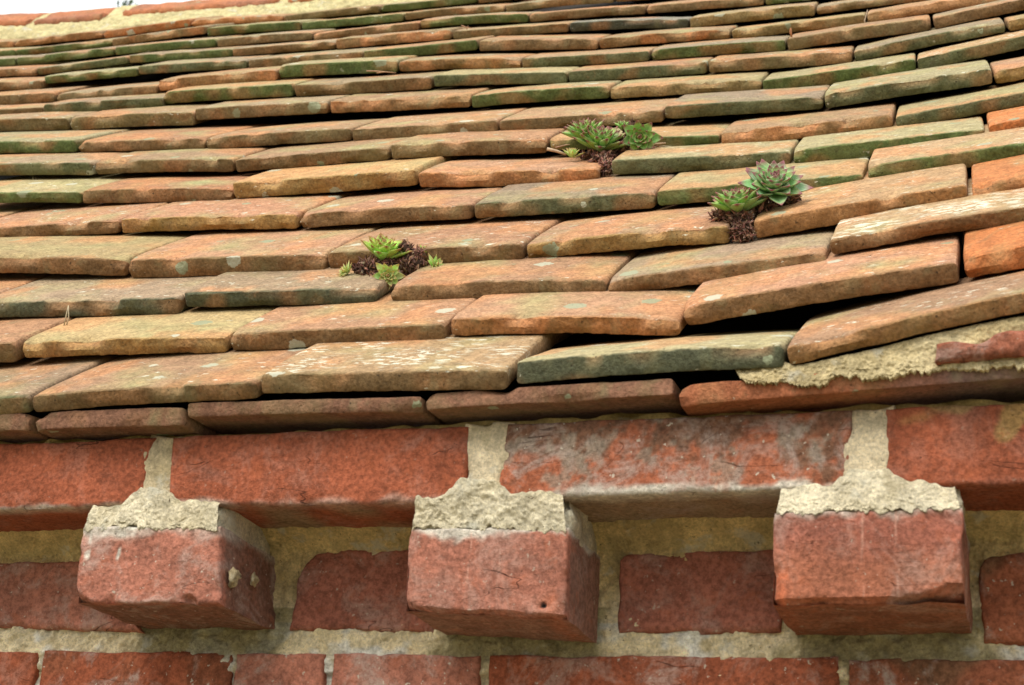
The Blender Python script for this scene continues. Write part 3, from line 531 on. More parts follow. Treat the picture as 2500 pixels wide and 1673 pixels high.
ORD = ['first', 'second', 'third', 'fourth', 'fifth', 'sixth', 'seventh', 'eighth', 'ninth', 'tenth', 'eleventh', 'twelfth', 'thirteenth',
       'fourteenth', 'fifteenth', 'sixteenth']
TOPW = {'o': 'orange', 'm': 'greyish', 'l': 'lichen-flecked', 'e': 'mossy green', 'y': 'ochre yellow', 'r': 'bright orange', 's': 'slate dark'}
FACEW = {'b': 'brown', 'G': 'grey-green', 'D': 'dark green', 'g': 'green', 'y': 'ochre', 'o': 'orange', 'c': 'chipped', 'r': 'orange-red',
         's': 'blackish', 'Y': 'yellow-spotted'}
PITCH = {(0, 3): (-9, .6), (0, 4): (-3, 1.0)}        # tiles bedded flatter than their course: degrees, arc
def pitched(dv, deg):
    t = math.atan2(dv[2], math.hypot(dv[0], dv[1])) + math.radians(deg); h = math.hypot(dv[0], dv[1])
    return (dv[0] / h * math.cos(t), dv[1] / h * math.cos(t), math.sin(t))
for k, (dv, row) in enumerate(TILES):
    nu = 64 if k < 4 else (48 if k < 8 else 32)
    for i, (BL, BR, th, tc, fc) in enumerate(row):
        o = make_tile('clay_tile', BL, BR, th, pitched(dv, PITCH.get((k, i), (0, 0))[0]), tc, fc, nu, seed=k * 17.3 + i * 3.71 + 1, rough=1.35 if fc in 'cy' else 1.0,
                      arc=PITCH.get((k, i), (0, None))[1], old=k >= 6 and tc not in 'rs')
        course = 'lowest course' if k == 0 else ORD[k] + ' course up'
        tag(o, '%s clay tile with %s edge, %s from eaves, %s from left' % (TOPW[tc], FACEW[fc], course, ORD[i]), 'roof tile',
            'overlapping clay roof tiles')
UL = ['red-brown undercloak tile at far left below the roof tiles', 'red-brown undercloak tile above the left projecting brick',
      'purplish undercloak tile above the joint left of centre', 'brown undercloak tile with clean straight edge above the grey-stained brick',
      'undercloak tile under the mortar, orange-red fading to purple grey at right']
for i, (BL, BR, th, tc, fc) in enumerate(UNDER):
    o = make_tile('undercloak_tile', BL, BR, th, (0, 1, .06), tc, fc, 60, L=.14, seed=300 + i * 7.7, rough=.6, camb=.0004, arc=0, crn=(.001, .0025))
    a = o.data.color_attributes['Col'].data
    for c_ in a: c_.color = (*lerp3(tuple(c_.color)[:3], (.21, .115, .075), .45 if i < 4 else .1), 0)
    tag(o, UL[i], 'undercloak tile', 'flat tiles bedded on top of the wall')
    if i == 4:
        a = o.data.color_attributes['Col'].data
        for j, v in enumerate(o.data.vertices):
            t = sstep(-.03, .05, v.co.x + .012 * nz(v.co, 60)); c = a[j].color
            a[j].color = (*lerp3(c[:3], (.17, .115, .10), t * .85), 0)

# timber under the tiles
DF = [(0, 1, 2, 3), (4, 5, 6, 7), (0, 1, 5, 4), (1, 2, 6, 5), (2, 3, 7, 6), (3, 0, 4, 7)]
DV = list(DECKV) + list(DECKV2); DF = DF + [tuple(i + 8 for i in f) for f in DF]
b0 = len(DV)                                        # board standing under the ridge mortar
for p in RB_TOP:
    DV += [(p[0], p[1] + .03, p[2] - .16), (p[0], p[1] + .03, p[2] - .004), (p[0], p[1] + .05, p[2] - .16), (p[0], p[1] + .05, p[2] - .004)]
for i in range(len(RB_TOP) - 1):
    a = b0 + 4 * i; DF += [(a, a + 4, a + 5, a + 1), (a + 2, a + 6, a + 7, a + 3), (a + 1, a + 5, a + 7, a + 3)]
dk = make_obj('roof_deck', DV, DF, DECK, smooth=False)
tag(dk, 'dark timber boarding seen only in the gaps under the tiles', 'roof boarding')

# ------------------------------------------------------------------ rough mortar strips (fillet at right, ridge bedding)
def strip(name, top, bot, mat, col, parent=None, nu=160, nvv=22, back=(0, .02, .0), bulge=.004, lump=.002, seed=0, ragged=.004, ragtop=0.0):
    """top, bot: polylines of world points with matching ends; back: closing direction"""
    def along(pl, t):
        L = [0]
        for a, b in zip(pl, pl[1:]): L.append(L[-1] + (Vector(b) - Vector(a)).length)
        s = t * L[-1]
        for k in range(len(pl) - 1):
            if s <= L[k + 1] + 1e-9:
                f = (s - L[k]) / max(1e-9, L[k + 1] - L[k]); return Vector(pl[k]).lerp(Vector(pl[k + 1]), f)
        return Vector(pl[-1])
    bk = Vector(back); V = []; Cc = []; F = []
    for j in range(nvv + 3):
        for i in range(nu + 1):
            t = i / nu; a = along(top, t); b = along(bot, t)
            v = min(1, max(0, (j - 1) / nvv)); 
            p = a.lerp(b, v)
            dn = (b - a).normalized() if (b - a).length > 1e-6 else Vector((0, 0, -1))
            e = math.sin(math.pi * v) ** .5 if 0 < v < 1 else 0
            q = p - bk.normalized() * bulge * e
            q += dn * (nz(p, 70, seed) * .7 + nz(p, 210, seed) * .7 + abs(nz(p, 420, seed)) * .9 + nz(p, 800, seed) * .3) * ragged * sstep(.5, 1, v)
            if ragtop: q -= dn * (nz(p, 65, seed + 5) + nz(p, 230, seed) * .7) * ragtop * sstep(.5, 0, v)
            q -= bk.normalized() * (nz(p, 60, seed) * lump + nz(p, 180, seed) * lump * .7 + nz(p, 450, seed) * lump * .5 + nz(p, 800, seed) * lump * .2) * (.3 + .7 * e)
            if j == 0 or j == nvv + 2: q += bk
            V.append(q); Cc.append(col(p))
    n = nu + 1
    for j in range(nvv + 2):
        for i in range(nu): F.append((j * n + i, j * n + i + 1, (j + 1) * n + i + 1, (j + 1) * n + i))
    return make_obj(name, V, F, mat, Cc, parent)

# ------------------------------------------------------------------ brick wall
def block(name, quad, back, mat, colf, parent, r=.004, edge=.0012, rough=1.0, seed=0.0, step=.003, lump=0.0, depth_rings=5, shape=None):
    """quad: TL, TR, BR, BL of the front face; back: vector into the wall"""
    TL, TR, BR, BL = [Vector(q) for q in quad]; back = Vector(back); D = back.length; bn = back.normalized()
    W = ((TR - TL).length + (BR - BL).length) / 2; H = ((TL - BL).length + (TR - BR).length) / 2
    def axis(Ln):
        ins = [(0, D * (1 - i / depth_rings) ** 1.2 + r) for i in range(depth_rings)] + [(0, r), (r * .12, r * .55), (r * .35, r * .22), (r * .75, r * .04)]
        k = max(3, int((Ln - 2 * r) / step))
        mid = [(r + (Ln - 2 * r) * i / k, 0) for i in range(k + 1)]
        return [(a / Ln, b) for a, b in ins] + [(a / Ln, b) for a, b in mid] + [(1 - a / Ln, b) for a, b in reversed(ins)]
    au = axis(W); av = axis(H); V = []; Cc = []
    for v, bv in av:
        for u, bu in au:
            p = TL * (1 - u) * v + TR * u * v + BR * u * (1 - v) + BL * (1 - u) * (1 - v)
            b = max(bu, bv)
            if shape and b < r + .003: b += shape(u, v, p)
            q = p + bn * b
            eu = min(u, 1 - u) * W; ev = min(v, 1 - v) * H
            ein = sstep(.008, 0, min(eu, ev))
            dv = nv(q, 24, seed) * .0007 + nv(q, 95, seed) * .00035 + nv(q, 300, seed) * .00025
            dv += nv(q, 60, seed + 4) * edge * ein
            if max(bu, bv) < r:
                dv += bn * (max(0, nz(q, 85, seed + 8) - .15) * edge * 3.5) * ein
                if lump: dv -= bn * (nz(q, 55, seed) * lump + nz(q, 160, seed) * lump * .5 + nz(q, 420, seed) * lump * .25)
            V.append(q + dv * rough); Cc.append(colf(q, u, v, b))
    n = len(au); F = []
    for j in range(len(av) - 1):
        for i in range(n - 1): F.append((j * n + i, j * n + i + 1, (j + 1) * n + i + 1, (j + 1) * n + i))
    return make_obj(name, V, F, mat, Cc, parent, sharp=38)

wall = empty('brick_wall', (0.2, 0, -.08))
tag(wall, 'old red brick wall with projecting dentil bricks and cream lime mortar under the eaves', 'brick wall')
wall.location = (0, 0, 0)
def bcol(base, bloom, seed=0, moss=0.0):
    def f(q, u, v, b):
        t = nz(q, 16, seed + 2)
        c = lerp3(base, tuple(x * .72 for x in base), sstep(-.1, .5, t) * .6)
        if moss: c = lerp3(c, (.10, .095, .055), moss * sstep(.0, .35, nz(q, 24, seed + 5) + (v - .55) * .5))
        return (*c, bloom)
    return f
RED = (.345, .100, .050); PINK = (.40, .158, .105); DUSK = (.33, .118, .078); BRN = (.33, .11, .058)
PALE = (.60, .56, .47)
def s0_col(q, u, v, b):
    c = bcol(RED, .15, 0)(q, u, v, b)[:3]
    c = lerp3(c, (.34, .26, .09), .8 * sstep(.02, .16, nz(q, 60, 3) + (.028 - math.hypot(q.x + .198, (q.z - .036) * .8)) * 14))
    return (*lerp3(c, PALE, .7 * sstep(.06, 0, v + .05 * nz(q, 90)) * (b < .006)), .15)
def s1_col(q, u, v, b):
    c = bcol(RED, .18, 5)(q, u, v, b)[:3]
    if b > .006 and v < .1: c = lerp3(c, (.30, .20, .12), sstep(-.2, .2, nz(q, 20, 4)))
    e = (b < .006) * sstep(.10, .0, v + .10 * nz(q, 60, 3)) * (.35 + .65 * sstep(.5, .1, abs(u - .12) * 2 + .2))
    return (*lerp3(c, PALE, .85 * e), .2)
def s2_col(q, u, v, b):
    c = lerp3(BRN, (.38, .120, .06), sstep(.3, -.3, nz(q, 20, 2)))
    k = sstep(-.12, .30, nz(q, 22, 5) + nz(q, 90, 2) * .45 + nz(q, 240, 6) * .35 + (v - .42) * 1.0)
    c = lerp3(c, (.13, .085, .055), k * .75)
    k2 = sstep(.02, .30, nz(q, 34, 15) + nz(q, 110, 4) * .8 + nz(q, 270, 9) * .5 + .04 - abs(v - .52) * .9 - max(0, u - .75))
    c = lerp3(c, (.30, .26, .20), k2 * .6)
    if b > .006 and v < .1: c = lerp3(c, (.34, .27, .18), .8)
    e = (b < .006) * sstep(.13, .05, v + .10 * nz(q, 45, 3) + .06 * nz(q, 160)) * sstep(.08, .25, u)
    return (*lerp3(c, (.64, .60, .50), e * .9), .75)
def s3_col(q, u, v, b):
    c = bcol(RED, .12, 15)(q, u, v, b)[:3]
    c = lerp3(c, (.36, .25, .09), .7 * sstep(.1, .3, nz(q, 50, 7) + (v - .8) * 1.2))
    return (*c, .15)
SCOL = [s0_col, s1_col, s2_col, s3_col]
for i, (quad, base, bloom, moss, lab) in enumerate(STRETCH):
    b = block('stretcher_brick', quad, (0, .10, 0), BRICK, SCOL[i], wall, r=.0028, seed=10 + i * 3, edge=.0009, step=.0018)
    b['label'] = lab
def d0_col(q, u, v, b):
    c = bcol(PINK, .35, 40)(q, u, v, b)[:3]
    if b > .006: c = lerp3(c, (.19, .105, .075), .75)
    e = sstep(.90, 1.0, v + .09 * nz(q, 90, 3) + .03 * nz(q, 260)) * sstep(.75, .5, u)
    e = max(e, .5 * sstep(.84, .97, v + .10 * nz(q, 55, 2) + .05 * nz(q, 180)), sstep(.74, .90, v + .1 * nz(q, 120, 8)) * sstep(.30, .16, abs(u - .16) + .05 * nz(q, 200)) * .9)
    dr = sstep(.018, .008, abs(u - .30 + (.85 - v) * .06)) * sstep(.42, .5, v) * sstep(-.1, .15, nz(q, 210, 2))
    dr = max(dr, sstep(.03, .01, abs(u - .06)) * sstep(.5, .6, v) * sstep(.0, .2, nz(q, 150, 6)) )
    return (*lerp3(c, PALE, max(e, dr)), .6)
def d1_col(q, u, v, b):
    c = bcol(PINK, .35, 45)(q, u, v, b)[:3]
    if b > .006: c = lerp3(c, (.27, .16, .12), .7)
    c = lerp3(c, (.50, .15, .07), .6 * sstep(.12, .02, math.hypot(u - .9, (v - .1) * .5)))
    e = sstep(.86, .97, v + .10 * nz(q, 50, 3) + .05 * nz(q, 200) + .10 * sstep(.28, .0, abs(u - .26)) - .04)
    c = lerp3(c, PALE, e * .9)
    for uu in (.405, .60): c = lerp3(c, (.56, .30, .22), .55 * sstep(.005, .002, abs(u - uu + (1 - v) * .03)) * sstep(.15, .25, v) * sstep(.98, .9, v))
    c = lerp3(c, (.02, .018, .02), sstep(.026, .012, math.hypot(u - .865, (v - .115) * .55) + .012 * nz(q, 220)))
    return (*c, .35)
def d2_col(q, u, v, b):
    c = bcol(DUSK, .4, 50)(q, u, v, b)[:3]
    c = lerp3(c, (.40, .15, .08), .6 * sstep(.75, .3, v + .2 * nz(q, 30)))
    c = lerp3(c, (.52, .15, .07), .8 * sstep(.10, .05, u + .03 * nz(q, 60)) * sstep(.42, .36, v) * sstep(-.02, .03, u))
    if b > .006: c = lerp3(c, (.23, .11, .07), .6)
    e = sstep(.88, 1.0, v + .08 * nz(q, 70, 3) + .05 * nz(q, 190)) * .8
    c = lerp3(c, PALE, e * .8)
    for uu in (.475, .655): c = lerp3(c, (.56, .29, .21), .65 * sstep(.005, .002, abs(u - uu - (1 - v) * .012)) * sstep(.04, .10, v))
    return (*c, .4)
DCOL = [d0_col, d1_col, d2_col]
def d_shape(i):
    def f(u, v, p):
        b = 0
        if i == 2:
            b += .013 * max(0, .20 - (v + .05 * nz(p, 60) + .03 * nz(p, 180) + .22 * sstep(.98, .5, u))) / .2 + .004 * sstep(.07, .02, v)
            b += .006 * sstep(.06, .0, u + .02 * nz(p, 50)) * sstep(.45, .3, v)
        if i == 1:
            b += .003 * sstep(.035, .005, math.hypot(u - .865, (v - .115) * .55) + .012 * nz(p, 200)) + .009 * sstep(.16, .0, u + v * .8)
            b += .004 * sstep(.05, .0, v + .03 * nz(p, 70))
        if i == 0:
            b += .009 * sstep(.16, .0, u + v * .9 + .02 * nz(p, 80)) + .005 * sstep(.06, .01, math.hypot(u - .80, (v - .04) * .6) + .015 * nz(p, 150))
        return b
    return f
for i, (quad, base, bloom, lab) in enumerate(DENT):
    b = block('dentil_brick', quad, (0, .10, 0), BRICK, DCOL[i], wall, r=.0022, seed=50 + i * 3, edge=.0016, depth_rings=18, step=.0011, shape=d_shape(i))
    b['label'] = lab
def arch(l, r_):
    def f(u, v, p):
        b = 0.0
        for s_, R_ in ((u, l), (1 - u, r_)):
            if R_ and s_ < R_ and (1 - v) < R_ * 1.9:
                d = math.hypot((R_ - s_) / R_, (R_ * 1.9 - (1 - v)) / (R_ * 1.9)); b += .010 * sstep(.92, 1.04, d + .06 * nz(p, 60))
        return b
    return f
AR = [(0, 0), (.19, 0), (.06, .04), (.12, 0)]
for i, (quad, base, bloom, moss) in enumerate(ROWA):
    block('wall_brick', quad, (0, .05, 0), BRICK, bcol(eval(base), bloom, 80 + i * 5, moss), wall, r=.0035, seed=90 + i * 3, edge=.0018, step=.002, shape=arch(*AR[i]))
for i, (quad, base, bloom, moss) in enumerate(ROWB):
    block('wall_brick', quad, (0, .05, 0), BRICK, bcol(eval(base), bloom, 120 + i * 5, moss), wall, r=.0025, seed=130 + i * 3, edge=.0012, step=.002)

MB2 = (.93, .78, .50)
def mcol(base, dark=0.0):
    def f(q, *a):
        return (*lerp3(base, (.45, .33, .14), dark * sstep(-.2, .5, nz(q, 25, 3))), 0)
    return f
MB = (.84, .70, .47)
for i, (quad, back) in enumerate(JOINTS):
    block('mortar_joint', quad, (0, back, 0), MORTAR, mcol(MB, .5), wall, r=.0025, seed=200 + i * 3, edge=.004, lump=.0012, step=.0018)
for i, quad in enumerate(CAPS):
    block('mortar_cap', quad, (0, .07, 0), MORTAR, mcol((.80, .72, .53), .2), wall, r=.004, seed=230 + i * 3, edge=.005, lump=.0022, step=.0012, depth_rings=16)
def ragcap(i, top, bot):
    strip('mortar_cap', top, bot, MORTAR, mcol((.86, .76, .54), .15), wall, nu=150, nvv=34, back=(0, .012, 0), bulge=.0004, lump=.0020, seed=60 + i * 3, ragged=.0035, ragtop=.003)
for i, (top, bot) in enumerate(CAPF): ragcap(i, top, bot)
# bed mortar: one rough sheet over the wall face, swelling into a cove under the oversailing course
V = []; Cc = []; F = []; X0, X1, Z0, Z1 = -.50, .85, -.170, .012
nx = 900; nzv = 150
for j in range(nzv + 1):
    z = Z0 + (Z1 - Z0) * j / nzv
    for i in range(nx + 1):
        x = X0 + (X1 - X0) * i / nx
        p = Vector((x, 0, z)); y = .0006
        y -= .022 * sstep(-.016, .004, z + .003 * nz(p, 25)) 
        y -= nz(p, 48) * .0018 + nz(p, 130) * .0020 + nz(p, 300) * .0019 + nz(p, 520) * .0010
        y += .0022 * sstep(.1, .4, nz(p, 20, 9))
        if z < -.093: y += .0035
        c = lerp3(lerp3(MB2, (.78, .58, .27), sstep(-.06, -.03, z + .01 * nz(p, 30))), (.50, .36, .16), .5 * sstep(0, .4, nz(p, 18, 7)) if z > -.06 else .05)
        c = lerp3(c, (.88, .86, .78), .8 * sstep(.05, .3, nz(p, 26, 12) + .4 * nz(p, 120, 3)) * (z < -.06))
        for xc in (0.008, .225, .449): c = lerp3(c, (.27, .23, .10), .75 * sstep(.066, .048, abs(x - xc - .004) + .02 * nz(p, 50)) * sstep(-.088, -.080, z + .004 * nz(p, 80)) * (z < -.05))  # dark mossy stain under each dentil, with its shadow partly painted in
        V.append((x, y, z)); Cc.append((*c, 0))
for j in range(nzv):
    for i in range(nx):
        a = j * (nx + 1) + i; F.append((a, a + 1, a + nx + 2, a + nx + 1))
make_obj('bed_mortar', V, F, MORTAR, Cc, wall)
# mortar squeezed out on top of the oversailing course
block('mortar_joint', [(-.5, -.068, .0475), (.85, -.068, .0510), (.85, -.068, .0440), (-.5, -.068, .0440)], (0, .03, 0), MORTAR,
      mcol((.46, .33, .12), .5), wall, r=.002, seed=290, edge=.003, lump=.001, step=.004)
# body of the wall down to the ground
m, nt, bs = new_mat('wall_core_brick'); g = NT(nt)
bt = g.n('ShaderNodeTexBrick'); bt.inputs['Scale'].default_value = 1; bt.inputs['Brick Width'].default_value = .225
bt.inputs['Row Height'].default_value = .075; bt.inputs['Mortar Size'].default_value = .01
bt.inputs['Color1'].default_value = (.36, .10, .05, 1); bt.inputs['Color2'].default_value = (.26, .08, .05, 1); bt.inputs['Mortar'].default_value = (.5, .44, .30, 1)
mp = g.n('ShaderNodeMapping'); mp.inputs['Rotation'].default_value = (math.pi / 2, 0, 0); g.link(g.pos, mp.inputs['Vector']); g.link(mp.outputs['Vector'], bt.inputs['Vector'])
g.link(bt.outputs['Color'], bs.inputs['Base Color'])
def boxv(x0, x1, y0, y1, z0, z1):
    return [(x0, y0, z0), (x1, y0, z0), (x1, y1, z0), (x0, y1, z0), (x0, y0, z1), (x1, y0, z1), (x1, y1, z1), (x0, y1, z1)]
BF = [(0, 1, 2, 3), (4, 5, 6, 7), (0, 1, 5, 4), (1, 2, 6, 5), (2, 3, 7, 6), (3, 0, 4, 7)]
make_obj('wall_core', boxv(-3, 3, .02, .24, -2.4, .03), BF, m, parent=wall, smooth=False)

fl = strip('mortar_fillet', FIL_TOP, FIL_BOT, MORTAR, mcol((.80, .66, .38), .5), nu=620, nvv=56, back=(0, .03, 0), bulge=.001, lump=.0022, seed=4, ragged=.0034)
tag(fl, 'lumpy cream mortar packed between the right undercloak tile and the lowest roof tile', 'mortar')
bp = block('brick_piece', BRKP, (0, .03, 0), BRICK, bcol((.38, .135, .08), .6, 7), None, r=.003, seed=61, edge=.0035, step=.002)
tag(bp, 'broken piece of red brick bedded in the mortar at the right edge', 'brick piece')

# ridge: clay ridge tiles on a mortar bed
RL = ['orange clay ridge tile against the sky, leftmost', 'short orange ridge tile against the sky between two slanting mortar joints',
      'long orange ridge tile under the distant twig', 'ridge tile cut by the top of the picture']
for i, (lo, up) in enumerate(RIDGE):
    V = []; Cc = []; F = []; n = 40
    for a in range(n + 1):
        t = a / n; A = Vector(lo[0]).lerp(Vector(lo[1]), t); B = Vector(up[0]).lerp(Vector(up[1]), t)
        tk = .016; bk = Vector((0, .10, -.075))
        prof = [A + Vector((0, .012, -.004)), A, A + Vector((0, -.002, tk * .5)), A + Vector((0, .003, tk)), A.lerp(B, .25) + Vector((0, 0, .006)), A.lerp(B, .5) + Vector((0, 0, .008)),
                A.lerp(B, .75) + Vector((0, 0, .006)), B, B + Vector((0, .014, -.005)), B + bk * .5, B + bk, A + Vector((0, .03, -.03))]
        for p in prof:
            e = 1.0 if 0 < a < n else .9
            V.append(p + nv(p, 30, i) * .003 + nv(p, 100, i) * .001); Cc.append((*lerp3((.42, .16, .075), (.33, .14, .08), sstep(-.2, .4, nz(p, 14, i))), .15))
    m_ = len(prof)
    for a in range(n):
        for j in range(m_):
            k = (j + 1) % m_; F.append((a * m_ + j, a * m_ + k, (a + 1) * m_ + k, (a + 1) * m_ + j))
    F.append(tuple(range(m_))); F.append(tuple(n * m_ + j for j in range(m_)))
    o = make_obj('ridge_tile', V, F, CLAY, Cc); tag(o, RL[i], 'ridge tile', 'clay ridge tiles along the top')
rb = strip('ridge_mortar', RB_TOP, RB_BOT, MORTAR, mcol((.66, .57, .30), .2), nu=260, nvv=16, back=(0, .05, -.04), bulge=.004, lump=.005, seed=8, ragged=.006)
tag(rb, 'bright cream mortar bedding band below the ridge tiles at upper left', 'mortar')
for i, (a, b) in enumerate(RJ):
    a0, a1 = Vector(a[0]), Vector(a[1]); b0, b1 = Vector(b[0]), Vector(b[1])
    s = strip('joint_mortar', [b0, b1], [a0, a1], MORTAR, mcol((.66, .57, .30), .2), rb, nu=12, nvv=24, back=(0, .02, -.03), bulge=.004, lump=.002, seed=20 + i, ragged=.002)

# ------------------------------------------------------------------ houseleeks
def leaf(V, F, Cc, o, out, up, L, W, T, elev, pal, rnd, curl=.35):
    """one thick pointed leaf growing from o in direction out, raised by elev"""
    out = out.normalized(); up = up.normalized(); side = up.cross(out).normalized()
    ns = 11; nr = 8; base = len(V); a = elev; p = Vector(o)
    tip = pal['tip']; bod = lerp3(pal['in'], pal['out'], rnd.random() * .6 + .2); bod = tuple(c * rnd.uniform(.85, 1.12) for c in bod)
    for i in range(ns + 1):
        t = i / ns
        wd = W * ((.50 + .85 * t) if t < .52 else .942 * (1 - ((t - .52) / .48) ** 1.35))
        wd = max(wd, 0) + .02 * W; 
        if t > .93: wd *= .5
        th = T * (1 - .75 * t)
        dirv = (out * math.cos(a) + up * math.sin(a)); nrm = (up * math.cos(a) - out * math.sin(a))
        if i: p = p + dirv * (L / ns)
        a += curl / ns * (1.0 if t < .75 else 1.8)
        for j in range(nr):
            th2 = 2 * math.pi * j / nr; cx = math.cos(th2); cy = math.sin(th2)
            cup = .28 * wd * (abs(cx) ** 1.6)
            q = p + side * (wd * .5 * cx) + nrm * (th * .5 * cy * (1 if cy < 0 else .55) + cup)
            V.append(q)
            edge = abs(cx) ** 6 * .55 * sstep(.3, .8, t)
            k = max(sstep(.70, .93, t), edge)
            c = lerp3(bod, tip, k * pal['k'])
            c = lerp3(c, pal['base'], sstep(.35, 0, t) * .6)
            Cc.append((*c, 0))
    for i in range(ns):
        for j in range(nr):
            k = (j + 1) % nr
            F.append((base + i * nr + j, base + i * nr + k, base + (i + 1) * nr + k, base + (i + 1) * nr + j))
    F.append(tuple(base + j for j in reversed(range(nr)))); F.append(tuple(base + ns * nr + j for j in range(nr)))
PALS = {'lime': dict([('in', (.50, .68, .13)), ('out', (.34, .56, .13)), ('base', (.55, .68, .28)), ('tip', (.26, .05, .045)), ('k', .85)]),
        'green': dict([('in', (.31, .54, .11)), ('out', (.26, .46, .16)), ('base', (.42, .60, .24)), ('tip', (.23, .06, .075)), ('k', .95)]),
        'blue': dict([('in', (.30, .54, .17)), ('out', (.34, .50, .31)), ('base', (.36, .56, .24)), ('tip', (.25, .075, .10)), ('k', .95)]),
        'pale': dict([('in', (.46, .64, .18)), ('out', (.58, .64, .28)), ('base', (.38, .56, .15)), ('tip', (.48, .20, .10)), ('k', .75)])}
def rosette(parent, center, axis, R, n, pal, seed, flat=.25, wide=.40, steep=1.25):
    rnd = random.Random(seed); ax = Vector(axis).normalized(); tmp = Vector((1, .2, 0)) - ax * ax.dot(Vector((1, .2, 0))); u = tmp.normalized(); v = ax.cross(u)
    V = []; F = []; Cc = []
    for i in range(n):
        f = i / (n - 1)                       # 0 outer, 1 innermost
        ang = i * 2.39996 + rnd.uniform(-.12, .12)
        out = u * math.cos(ang) + v * math.sin(ang)
        L = R * (1.0 - .62 * f) * rnd.uniform(.92, 1.06); el = flat + (steep - flat) * f ** .85
        W = R * wide * (1 - .45 * f); o = Vector(center) + ax * (R * .30 * f) + out * R * .10 * (1 - f)
        leaf(V, F, Cc, o, out, ax, L, W, R * .13, el, PALS[pal], rnd, curl=.22 if f < .8 else .6)
    return make_obj('rosette', V, F, LEAF, Cc, parent)
def dead_leaves(parent, blobs, n, size, seed, ax=(0, -.5, .8)):
    """withered leaves packed through a few ellipsoids given by centre and radii"""
    rnd = random.Random(seed); V = []; F = []; Cc = []
    for i in range(n):
        c, rad = rnd.choices(blobs, weights=[b_[1][0] * b_[1][2] for b_ in blobs])[0]
        while True:
            d = Vector((rnd.uniform(-1, 1), rnd.uniform(-1, 1), rnd.uniform(-1, 1)))
            if .25 < d.length < 1: break
        o = Vector(c) + Vector((d.x * rad[0], d.y * rad[1], d.z * rad[2]))
        tv = Vector((rnd.gauss(0, 1), rnd.gauss(0, 1), rnd.gauss(0, 1))); out = (d * rnd.uniform(.1, .7) + tv.normalized() * .9 + Vector((0, -.15, .12))).normalized()
        up = Vector((rnd.gauss(0, 1), rnd.gauss(0, 1), rnd.gauss(0, 1)))
        side = out.cross(up).normalized(); nr = side.cross(out)
        L = size * rnd.uniform(.5, 1.15); W = size * rnd.uniform(.22, .60); b = len(V); a = rnd.uniform(-.4, .4); p = o - out * L * .3
        tone = rnd.random(); col = lerp3((.095, .048, .034), (.36, .185, .125), tone ** 1.5)
        if rnd.random() < .10: col = (.30, .20, .14)
        dirv = out.copy(); cl = rnd.uniform(-.35, .5)
        for s in range(6):
            t = s / 5; wd = W * (.35 + 1.3 * t * (1 - t) * 2) * (1 - .75 * t); 
            V += [p - side * wd * .5 + nr * wd * .25, p, p + side * wd * .5 + nr * wd * .3]
            V += [p - side * wd * .5 + nr * (wd * .25 - size * .03), p - nr * size * .04, p + side * wd * .5 + nr * (wd * .3 - size * .03)]
            Cc += [(*tuple(x * rnd.uniform(.8, 1.2) for x in col), 0)] * 6
            dirv = (dirv + nr * cl * .35 + side * rnd.uniform(-.15, .15)).normalized(); p = p + dirv * L / 5
        for s in range(5):
            k = b + s * 6
            for q in ((0, 1), (1, 2), (4, 3), (5, 4)): F.append((k + q[0], k + q[1], k + 6 + q[1], k + 6 + q[0]))
            F.append((k, k + 6, k + 9, k + 3)); F.append((k + 2, k + 5, k + 11, k + 8))
    return make_obj('dead_leaves', V, F, DRY, Cc, parent)
def soil(parent, blobs, seed):
    V = []; F = []; Cc = []; n = 20; m_ = 12
    for c, rad in blobs:
        b0 = len(V)
        for j in range(m_ + 1):
            for i in range(n):
                a = 2 * math.pi * i / n; e = math.pi * j / m_
                d = Vector((math.sin(e) * math.cos(a), math.sin(e) * math.sin(a), math.cos(e)))
                k = .80 + .35 * nz(d + Vector(c) * 40, 2.2, seed) + .2 * nz(d + Vector(c) * 40, 6, seed)
                V.append(Vector(c) + Vector((d.x * rad[0], d.y * rad[1], d.z * rad[2])) * k); Cc.append((.060 + .03 * nz(d, 5), .034, .024, 0))
        for j in range(m_):
            for i in range(n): F.append((b0 + j * n + i, b0 + j * n + (i + 1) % n, b0 + (j + 1) * n + (i + 1) % n, b0 + (j + 1) * n + i))
    return make_obj('root_soil', V, F, DRY, Cc, parent)
def tube(pts, r0, r1, V, F, Cc, col, n=6):
    b = len(V); N = len(pts)
    for i, p in enumerate(pts):
        p = Vector(p); t = i / (N - 1); d = (Vector(pts[min(i + 1, N - 1)]) - Vector(pts[max(i - 1, 0)])).normalized()
        s = d.cross(Vector((.3, .9, .2))).normalized(); q = d.cross(s); r = r0 * (1 - t) + r1 * t
        for j in range(n):
            a = 2 * math.pi * j / n; V.append(p + s * r * math.cos(a) + q * r * math.sin(a)); Cc.append((*col, 0))
    for i in range(N - 1):
        for j in range(n): F.append((b + i * n + j, b + i * n + (j + 1) % n, b + (i + 1) * n + (j + 1) % n, b + (i + 1) * n + j))
    F.append(tuple(b + j for j in range(n))); F.append(tuple(b + (N - 1) * n + j for j in range(n)))
for cl in PLANTS:
    e = empty('houseleek', cl['at']); tag(e, cl['label'], 'succulent', 'houseleeks rooted between the roof tiles')
    kids = []
    for j, (c, ax, R, n, pal, flat, wide, steep) in enumerate(cl['ros']): kids.append(rosette(None, c, ax, R, n, pal, cl['seed'] + j, flat, wide, steep))
    kids.append(dead_leaves(None, cl['blobs'], cl['n'], cl['size'], cl['seed'] + 50))
    kids.append(soil(None, cl['blobs'], cl['seed']))
    for st in cl['stalks']:
        V = []; F = []; Cc = []; tube(st[0], st[1], st[1] * .6, V, F, Cc, st[2]); kids.append(make_obj('dry_stalk', V, F, TWIG, Cc))
    inv = Matrix.Translation(-Vector(cl['at']))
    for k_ in kids: k_.data.transform(inv); k_.parent = e

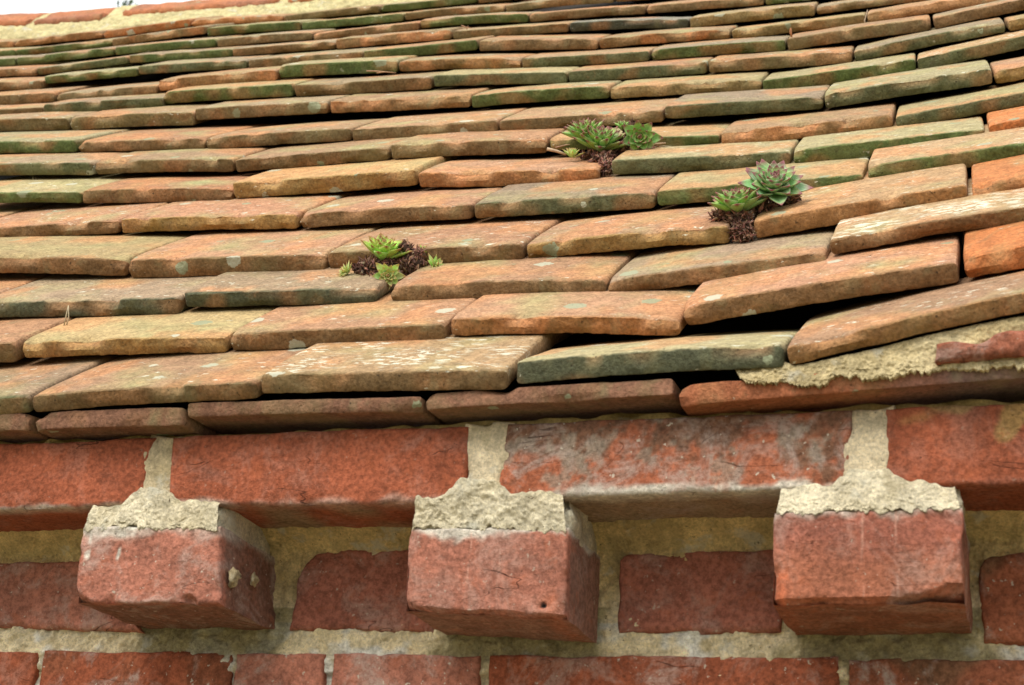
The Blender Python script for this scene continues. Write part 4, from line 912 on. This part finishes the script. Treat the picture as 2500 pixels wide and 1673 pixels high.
for pts, r, col, lab in NEEDLES:
    V = []; F = []; Cc = []
    for pl in pts: tube(pl, r, r * .45, V, F, Cc, col)
    tag(make_obj('pine_needle', V, F, TWIG, Cc), lab, 'pine needle', 'dry needles caught on the roof')
for c, r, lab in CRUMBS:
    V = []; F = []; Cc = []; nu_, nv_ = 14, 8
    for j in range(nv_ + 1):
        for i in range(nu_):
            a = 2 * math.pi * i / nu_; b = math.pi * j / nv_
            d = Vector((math.sin(b) * math.cos(a), math.sin(b) * math.sin(a), math.cos(b)))
            V.append(Vector((d.x * .55, d.y * .9, d.z)) * r * (1 + .7 * nz(d, 1.6, r * 900) + .5 * nz(d, 4, 3))); Cc.append((.58, .46, .26, 0))
    for j in range(nv_):
        for i in range(nu_): F.append((j * nu_ + i, j * nu_ + (i + 1) % nu_, (j + 1) * nu_ + (i + 1) % nu_, (j + 1) * nu_ + i))
    o = make_obj('mortar_crumb', V, F, MORTAR, Cc); o.location = c; tag(o, lab, 'mortar crumb', 'mortar crumbs stuck to the left dentil')

# ------------------------------------------------------------------ tree far behind, only the tip shows
tr = empty('tree', TREE_AT); tag(tr, 'distant tree whose leafy twig tip shows above the ridge against the white sky', 'tree')
V = []; F = []; Cc = []; tube([(0, 0, 0), (.05, 0, 1.2), (-.05, .05, 2.4), TREE_TIP], .14, .008, V, F, Cc, (.1, .08, .06), 8)
make_obj('trunk', V, F, BARK, None, tr)
V = []; F = []; rnd = random.Random(5); tp = Vector(TREE_TIP)
for i in range(2600):
    if i < 500:
        t = rnd.random(); o = tp + Vector((rnd.gauss(0, .035 + .05 * t), rnd.gauss(0, .06), -t * .55)); s = rnd.uniform(.010, .024)
    else:
        d = Vector((rnd.gauss(0, 1), rnd.gauss(0, 1), rnd.gauss(0, 1))).normalized() * rnd.random() ** .4
        o = Vector((0, 0, tp.z - 1.75)) + Vector((d.x * 1.1, d.y * 1.1, d.z * 1.0)); s = rnd.uniform(.04, .09)
    a = Vector((rnd.gauss(0, 1), rnd.gauss(0, 1), rnd.gauss(0, 1))).normalized(); c = a.orthogonal().normalized(); b = len(V)
    V += [o - a * s, o + c * s * .45, o + a * s, o - c * s * .45]; F.append((b, b + 1, b + 2, b + 3))
make_obj('crown', V, F, FOLI, None, tr, smooth=False)

gr = make_obj('ground', [(-60, -60, -2.4), (60, -60, -2.4), (60, 60, -2.4), (-60, 60, -2.4)], [(0, 1, 2, 3)], GRASS, smooth=False); gr['kind'] = 'structure'
